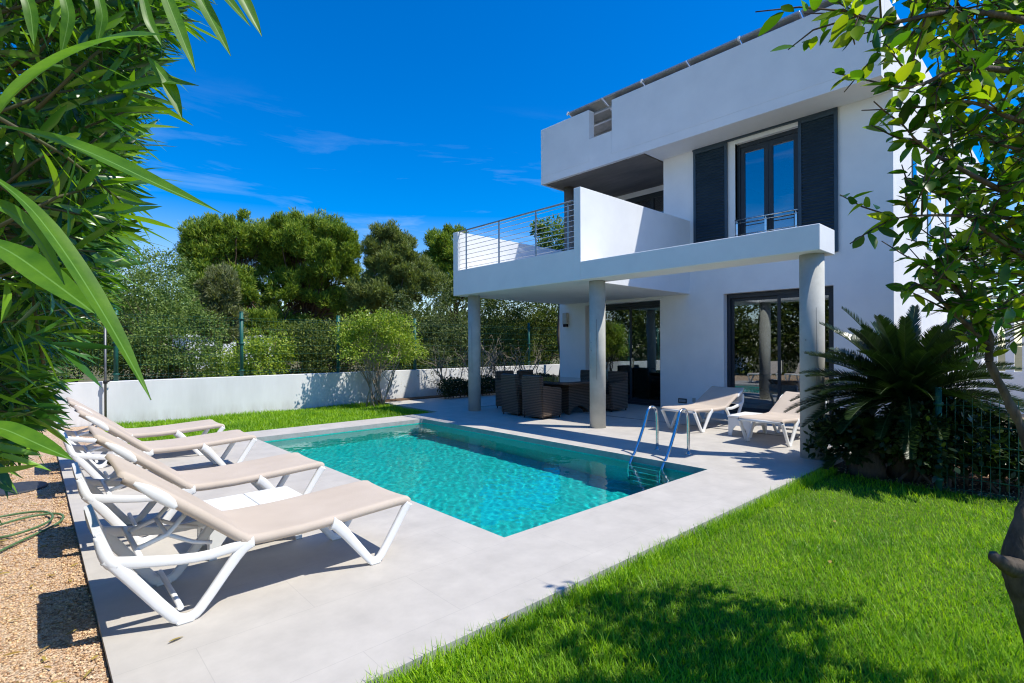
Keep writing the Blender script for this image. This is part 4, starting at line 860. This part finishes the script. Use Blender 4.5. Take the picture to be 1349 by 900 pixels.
# single big leaves close to the lens: real leaves 12-17 cm long, on twigs of the same bush
def bigleaf(pts, hw, up_, name='leaf'):
    """leaf strip along world points pts, half width hw, keeled"""
    pts = np.array(pts); n = 24; tt = np.linspace(0, 1, n); ts = np.linspace(0, 1, len(pts))
    c = np.stack([np.interp(tt, ts, pts[:, i]) for i in range(3)], 1)
    for _ in range(6): c[1:-1] = (c[:-2]+2*c[1:-1]+c[2:])/4
    d = unit(np.gradient(c, axis=0)); s = unit(np.cross(d, np.array(up_, float))); u = np.cross(s, d)
    w = hw*np.interp(tt, [p[0] for p in PROF_LANCE], [p[1] for p in PROF_LANCE])[:, None]
    for _ in range(2): w[1:-1] = (w[:-2]+2*w[1:-1]+w[2:])/4
    mw = np.minimum(.0007, hw*.06)
    V = np.stack([c-s*w+u*w*.22, c-s*w*.5+u*w*.07, c-s*mw*.999, c+s*mw, c+s*w*.5+u*w*.07, c+s*w+u*w*.22], 1).reshape(-1, 3)
    F = [(i*6+j, i*6+j+1, i*6+j+7, i*6+j+6) for i in range(n-1) for j in range(5)]
    o = fastmesh(name, V, F, MT['lf_oleander_big'], ol, True); o.data.materials.append(MT['midrib'])
    for i in range(n-1): o.data.polygons[i*5+2].material_index = 1
MT['lf_oleander_big'] = leafmat('oleander_leaf_near', [(.03, .12, .012), (.07, .19, .014), (.13, .27, .018)], .45, .38, .28, (2.3, 2.1, .3), (38, (.66, .76, .8), (1.2, 1.12, 1.0)))
def A3(*l): return [at(*q) for q in l]
bigleaf(A3((-30, 190, .50), (20, 118, .47), (90, 72, .44), (155, 48, .42), (214, 46, .41)), .0165, (-.5, -.4, .75))
bigleaf(A3((-20, 163, .46), (60, 178, .45), (130, 205, .44), (205, 242, .43), (292, 281, .42)), .011, (-.2, -.5, .9))
bigleaf(A3((-20, 225, .42), (40, 270, .42), (95, 345, .42), (150, 435, .42), (199, 527, .42)), .0105, (.5, -.65, .55))
bigleaf(A3((-25, 312, .50), (20, 335, .49), (75, 375, .48), (125, 413, .47)), .0135, (-.3, -.5, .8))
bigleaf(A3((-30, 265, .40), (10, 275, .42), (50, 310, .44), (85, 375, .46)), .010, (.4, -.6, .5))
bigleaf(A3((-60, 560, .62), (0, 562, .62), (50, 585, .62), (96, 606, .62)), .0135, (-.3, -.2, .95))
for l, hw in ((((205, -40, 1.0), (228, 20, .98), (258, 95, .95)), .013), (((238, -50, 1.0), (270, 10, 1.0), (304, 74, .98)), .0135), (((285, -60, 1.0), (318, -5, 1.0), (345, 48, 1.0)), .014), (((262, -60, 1.1), (292, -10, 1.1), (330, 35, 1.1)), .012), (((180, -40, 1.1), (196, 30, 1.1), (213, 60, 1.1)), .010), (((120, -40, .9), (136, 20, .9), (128, 60, .9)), .0085), (((195, 75, 1.0), (222, 110, 1.0), (240, 158, 1.0)), .013), (((150, 120, 1.0), (205, 105, 1.0), (262, 113, 1.0)), .012), (((75, -40, .8), (92, 20, .8), (80, 75, .8)), .0085), (((20, -40, .8), (40, 10, .8), (45, 60, .8)), .009)):
    bigleaf(A3(*l), hw, (-.1, -.8, .4))

# ---- lemon tree at the right
lm = empty('lemon_tree', (3.13, .10, -.075), 0, 'lemon tree with pale bent trunk and yellowing leaves at the right edge', 'tree')
b = MB(); W0 = 2.2
trunk = A3((1385, 930, W0), (1374, 840, W0), (1353, 790, W0), (1339, 742, W0), (1346, 695, W0), (1362, 648, W0+.02), (1362, 605, W0+.04), (1345, 562, W0+.06), (1322, 515, W0+.07), (1302, 475, W0+.06))
b.tube([np.array([3.13, .1, -.1])]+trunk, [.075, .066, .060, .056, .056, .040, .028, .021, .018, .016, .014], 14, 3)
b.tube(A3((1338, 748, W0-.03), (1322, 742, W0-.05), (1311, 735, W0-.06), (1309, 729, W0-.06)), [.045, .032, .020, .012], 9, 1)
twigs = []
def branch(l, r0_, r1_): pts = A3(*l); b.tube(pts, list(np.linspace(r0_*.8, r1_*.6, len(pts))), 7, 2); twigs.append(pts)
b.tube(A3((1378, 620, W0+.04), (1420, 480, W0+.1), (1450, 250, W0+.1), (1440, 60, W0), (1420, -120, W0-.1)), [.05, .042, .036, .03, .02], 8, 2)
branch([(1302, 475, 2.26), (1303, 440, 2.25), (1288, 415, 2.2), (1262, 380, 2.15), (1215, 345, 2.1)], .022, .006)
branch([(1303, 455, 2.25), (1270, 425, 2.2), (1240, 395, 2.15), (1205, 372, 2.1)], .012, .004)
branch([(1450, 60, 2.0), (1330, 20, 1.9), (1250, 12, 1.8), (1160, 36, 1.7), (1110, 12, 1.65)], .018, .004)
branch([(1445, 110, 2.1), (1330, 92, 1.9), (1260, 88, 1.8), (1205, 118, 1.75), (1165, 112, 1.7)], .018, .004)
branch([(1448, 170, 2.1), (1349, 165, 1.9), (1280, 130, 1.85), (1230, 140, 1.8)], .016, .004)
branch([(1450, 280, 2.2), (1340, 262, 2.0), (1270, 225, 1.95), (1215, 195, 1.9), (1190, 165, 1.85)], .018, .004)
branch([(1448, 320, 2.2), (1360, 290, 2.1), (1290, 285, 2.0), (1210, 283, 1.95), (1168, 290, 1.9)], .014, .003)
branch([(1440, 400, 2.2), (1360, 345, 2.1), (1290, 300, 2.05), (1245, 255, 2.0), (1205, 250, 1.95)], .016, .004)
branch([(1450, 220, 2.2), (1380, 205, 2.1), (1310, 190, 2.05), (1262, 165, 2.0)], .014, .004)
branch([(1440, 0, 2.0), (1350, -30, 1.9), (1280, -20, 1.85), (1220, 10, 1.8)], .014, .004)
branch([(1420, 430, 2.2), (1370, 425, 2.1), (1320, 410, 2.05), (1300, 395, 2.0)], .012, .003)
branch([(1445, 250, 2.4), (1370, 235, 2.3), (1315, 245, 2.3), (1280, 262, 2.25)], .012, .003)
branch([(1448, 120, 2.3), (1370, 60, 2.3), (1300, 50, 2.3), (1240, 55, 2.25)], .012, .003)
branch([(1448, 350, 2.3), (1390, 330, 2.3), (1330, 325, 2.3), (1255, 330, 2.25)], .012, .003)
for k in range(13):
    yy = -50+35*k; ww = 2.15+.7*rng.random(); xe = 1185+125*rng.random(); ye = yy+rng.normal()*40
    branch([(1455, yy+40*rng.random(), ww+.1), ((1455+xe)/2, (yy+ye)/2+15, ww), (xe+40, ye+5, ww-.03), (xe, ye, ww-.05)], .007, .0018)
Pl, Dl = [], []
def twig_leaves(pts, dens, side):
    pts = [np.array(p) for p in pts]
    for a_, c_ in zip(pts, pts[1:]):
        L = np.linalg.norm(c_-a_); d = (c_-a_)/L; k = max(1, int(L*dens))
        for i in range(k):
            p = a_+(c_-a_)*(i+rng.random())/k; o_ = unit(rng.normal(size=3)+[0, 0, .15]); Pl.append(p+o_*.008); Dl.append(unit(o_*1.0+d*.55))
            if rng.random() < side:     # short side shoot with its own leaves
                e = p+unit(o_+d*.5+[0, 0, .2])*(.08+.22*rng.random()); b.tube([p, (p+e)/2+rng.normal(size=3)*.008, e], [.0035, .003, .002], 5)
                for j in range(rng.integers(3, 7)):
                    s = .35+.65*j/6; o2 = unit(rng.normal(size=3)); Pl.append(p+(e-p)*s); Dl.append(unit(o2+unit(e-p)*.7))
for pts in twigs:           # each twig ends in a rosette, not a bare tip
    e_ = np.array(pts[-1]); d_ = unit(e_-np.array(pts[-2]))
    for j in range(6): Pl.append(e_-d_*.012*j); Dl.append(unit(rng.normal(size=3)*.8+d_*1.1))
for pts in twigs: twig_leaves(pts, 32, .72)
# the rest of the crown, outside the frame to the right, above and towards the lens
cc0 = np.array([3.35, -.25, 2.75])
for k in range(26):
    d = rdir(1)[0]; q = cc0+d*np.array([1.45, 1.25, 1.0])*rng.random()**.4
    px, py, w = proj(q)
    if w < 1.0: continue
    if px < 1295 and -60 < py < 900: continue
    if px < 1349 and py > 330: continue
    sh = q+np.array([-.335, .50, -1.])*(q[2]+.075); sx_, sy_, _ = proj(sh)     # keep the crown to the side that shades the near lawn
    if sx_ < 800 or sy_ < 800-.02*(sx_-800): continue
    st = cc0+(q-cc0)*.45+np.array([0, 0, -.1]); pts = [st, (st+q)/2+rng.normal(size=3)*.04, q]; b.tube(pts, [.009, .006, .003], 5); twig_leaves(pts, 22, .5)
Pl = np.array(Pl); Dl = np.array(Dl); n = len(Pl)
Nn = unit(np.array([0, 0, 1.])+rng.normal(size=(n, 3))*.55); Dl = unit(Dl+np.array([0, 0, -.12]))
leaves('crown', Pl, Dl, Nn, .082*(.5+.7*rng.random(n)), .0175*(.7+.5*rng.random(n)), PROF_OVAL, MT['lf_citrus'], lm, curve=.28*rng.random(n), keel=.28)
tk = b.build('trunk', MT['greybark'], lm)
from mathutils import noise as mnoise
nrm = [v.normal.copy() for v in tk.data.vertices]
for v, nn in zip(tk.data.vertices, nrm):          # knobbly bark
    c = v.co; v.co = c+nn*(.009*mnoise.noise(c*14)+.005*mnoise.noise(c*38)) if (c.x-3.1)**2+(c.y-.1)**2 < .4 and c.z < 1.75 else c


# ---- cycad: stout trunk, arching fronds with stiff leaflets
def cycad(name, label, base, zc, nf, L0, m, group=None):
    t = empty(name, base, 0, label, 'cycad', group); bx, by, bz = base; c = np.array([bx, by, zc]); Ps, Ds, Ns, Ls = [], [], [], []
    b = MB()
    for k in range(nf):
        a = k*2.39996+rng.normal()*.12; e = R(-6+88*((k+.5)/nf)**.95)+rng.normal()*.06; L = L0*(.78+.35*rng.random())
        h = np.array([math.cos(a), math.sin(a), 0]); pts = []; p = c+h*.06; ee = e
        for i in range(15):
            pts.append(p.copy()); p = p+(h*math.cos(ee)+np.array([0, 0, math.sin(ee)]))*L/14; ee -= R(2.3)+.025*math.cos(e)
        b.tube(pts, list(np.linspace(.011, .003, 15)), 5)
        for i in range(2, 15):
            for j in range(6):
                f_ = j/6; q = pts[i-1]+(pts[i]-pts[i-1])*f_; d = unit(pts[i]-pts[i-1]); s = np.array([-math.sin(a), math.cos(a), 0]); u = np.cross(d, s); u = u if u[2] > 0 else -u
                tt = (i+f_)/15; ll = .155*math.sin(math.pi*min(1, tt*.93+.06))**.6+.02
                for sd in (-1, 1): Ps.append(q); Ds.append(unit(s*sd*.72+d*.72+u*.42)); Ns.append(u); Ls.append(ll)
    n = len(Ps); leaves('fronds', np.array(Ps), np.array(Ds)+rng.normal(size=(n, 3))*.04, np.array(Ns), np.array(Ls), .0074, [(0, .7), (.5, 1), (1, .05)], m, t, curve=-.05)
    b.build('frond_stems', MT['green_stem'], t)
    b = MB(); b.tube([(bx, by, bz), (bx, by, bz+.35*(zc-bz)), (bx, by, zc)], [.2, .19, .13], 14); b.build('trunk', MT['bark'], t); return t
MT['green_stem'] = mat('frond_stem', (.05, .085, .02), .5, .3, var=(.08, .11, .03), vscale=9)
cycad('cycad', 'big dark cycad with arching fronds beside the right hand column', (7.66, 1.40, -.06), .84, 120, 1.16, MT['lf_cycad'])
cycad('cycad', 'small cycad growing low at the foot of the big one', (7.45, 1.75, -.06), .25, 22, .62, MT['lf_cycad'])
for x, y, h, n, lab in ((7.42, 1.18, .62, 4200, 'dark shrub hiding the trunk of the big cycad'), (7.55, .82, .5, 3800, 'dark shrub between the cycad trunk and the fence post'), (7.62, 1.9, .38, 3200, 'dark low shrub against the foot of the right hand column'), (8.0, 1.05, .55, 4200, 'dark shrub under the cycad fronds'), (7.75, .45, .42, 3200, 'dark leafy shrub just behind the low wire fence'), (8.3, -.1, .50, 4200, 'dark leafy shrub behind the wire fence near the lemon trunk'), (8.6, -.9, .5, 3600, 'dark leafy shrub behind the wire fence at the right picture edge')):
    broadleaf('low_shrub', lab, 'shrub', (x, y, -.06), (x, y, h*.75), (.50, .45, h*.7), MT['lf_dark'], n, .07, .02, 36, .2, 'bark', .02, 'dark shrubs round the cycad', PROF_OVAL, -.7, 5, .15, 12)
# ---- fan palm between house side and lemon tree
fp = empty('fan_palm', (10.6, .35, -.06), 0, 'fan palm with spread pleated leaves behind the lemon tree', 'palm'); c = np.array([10.6, .35, 2.35]); b = MB(); Ps, Ds, Ns, Ls, Ws = [], [], [], [], []
for k in range(30):
    a = k*2.39996; e = R(-35+100*(k/30)); h = np.array([math.cos(a)*math.cos(e), math.sin(a)*math.cos(e), math.sin(e)]); p1 = c+h*.75; b.tube([c, c+h*.4+[0, 0, .05], p1], [.014, .011, .009], 5)
    s = unit(np.cross(h, [0, 0, 1.])); u = np.cross(s, h)
    for j in range(26):
        f_ = R(-105+210*j/25); Ps.append(p1); Ds.append(unit(h*math.cos(f_)+s*math.sin(f_)+u*.1)); Ns.append(u+rng.normal(size=3)*.25); Ls.append(.72*(.75+.25*math.cos(f_*.7))); Ws.append(.017)
leaves('fronds', np.array(Ps), np.array(Ds), np.array(Ns), np.array(Ls), np.array(Ws), PROF_LANCE[1:], MT['lf_palm'], fp, curve=.18)
b.tube([(10.6, .35, -.06), (10.6, .33, 1.2), c], [.17, .15, .12], 12); b.build('trunk', MT['bark'], fp)
# ---- white slatted wall of the next plot
sw = empty('slatted_wall', (16, -1.5, 0), 0, 'white wall with upright slats on the next plot, behind the lemon tree', 'wall')
MB().box(16.0, 16.2, -9, 1.6, -.1, .9).build('wall_base', MT['plaster'], sw)
q = MB()
for k in range(40): q.box(16.02, 16.14, -9+.27*k, -8.86+.27*k, .902, 2.2)
q.box(16.0, 16.16, -9, 1.6, 2.202, 2.32); q.build('slats', MT['plaster'], sw)
print('objects', len(bpy.data.objects), 'faces', sum(len(o.data.polygons) for o in bpy.data.objects if o.type == 'MESH'))
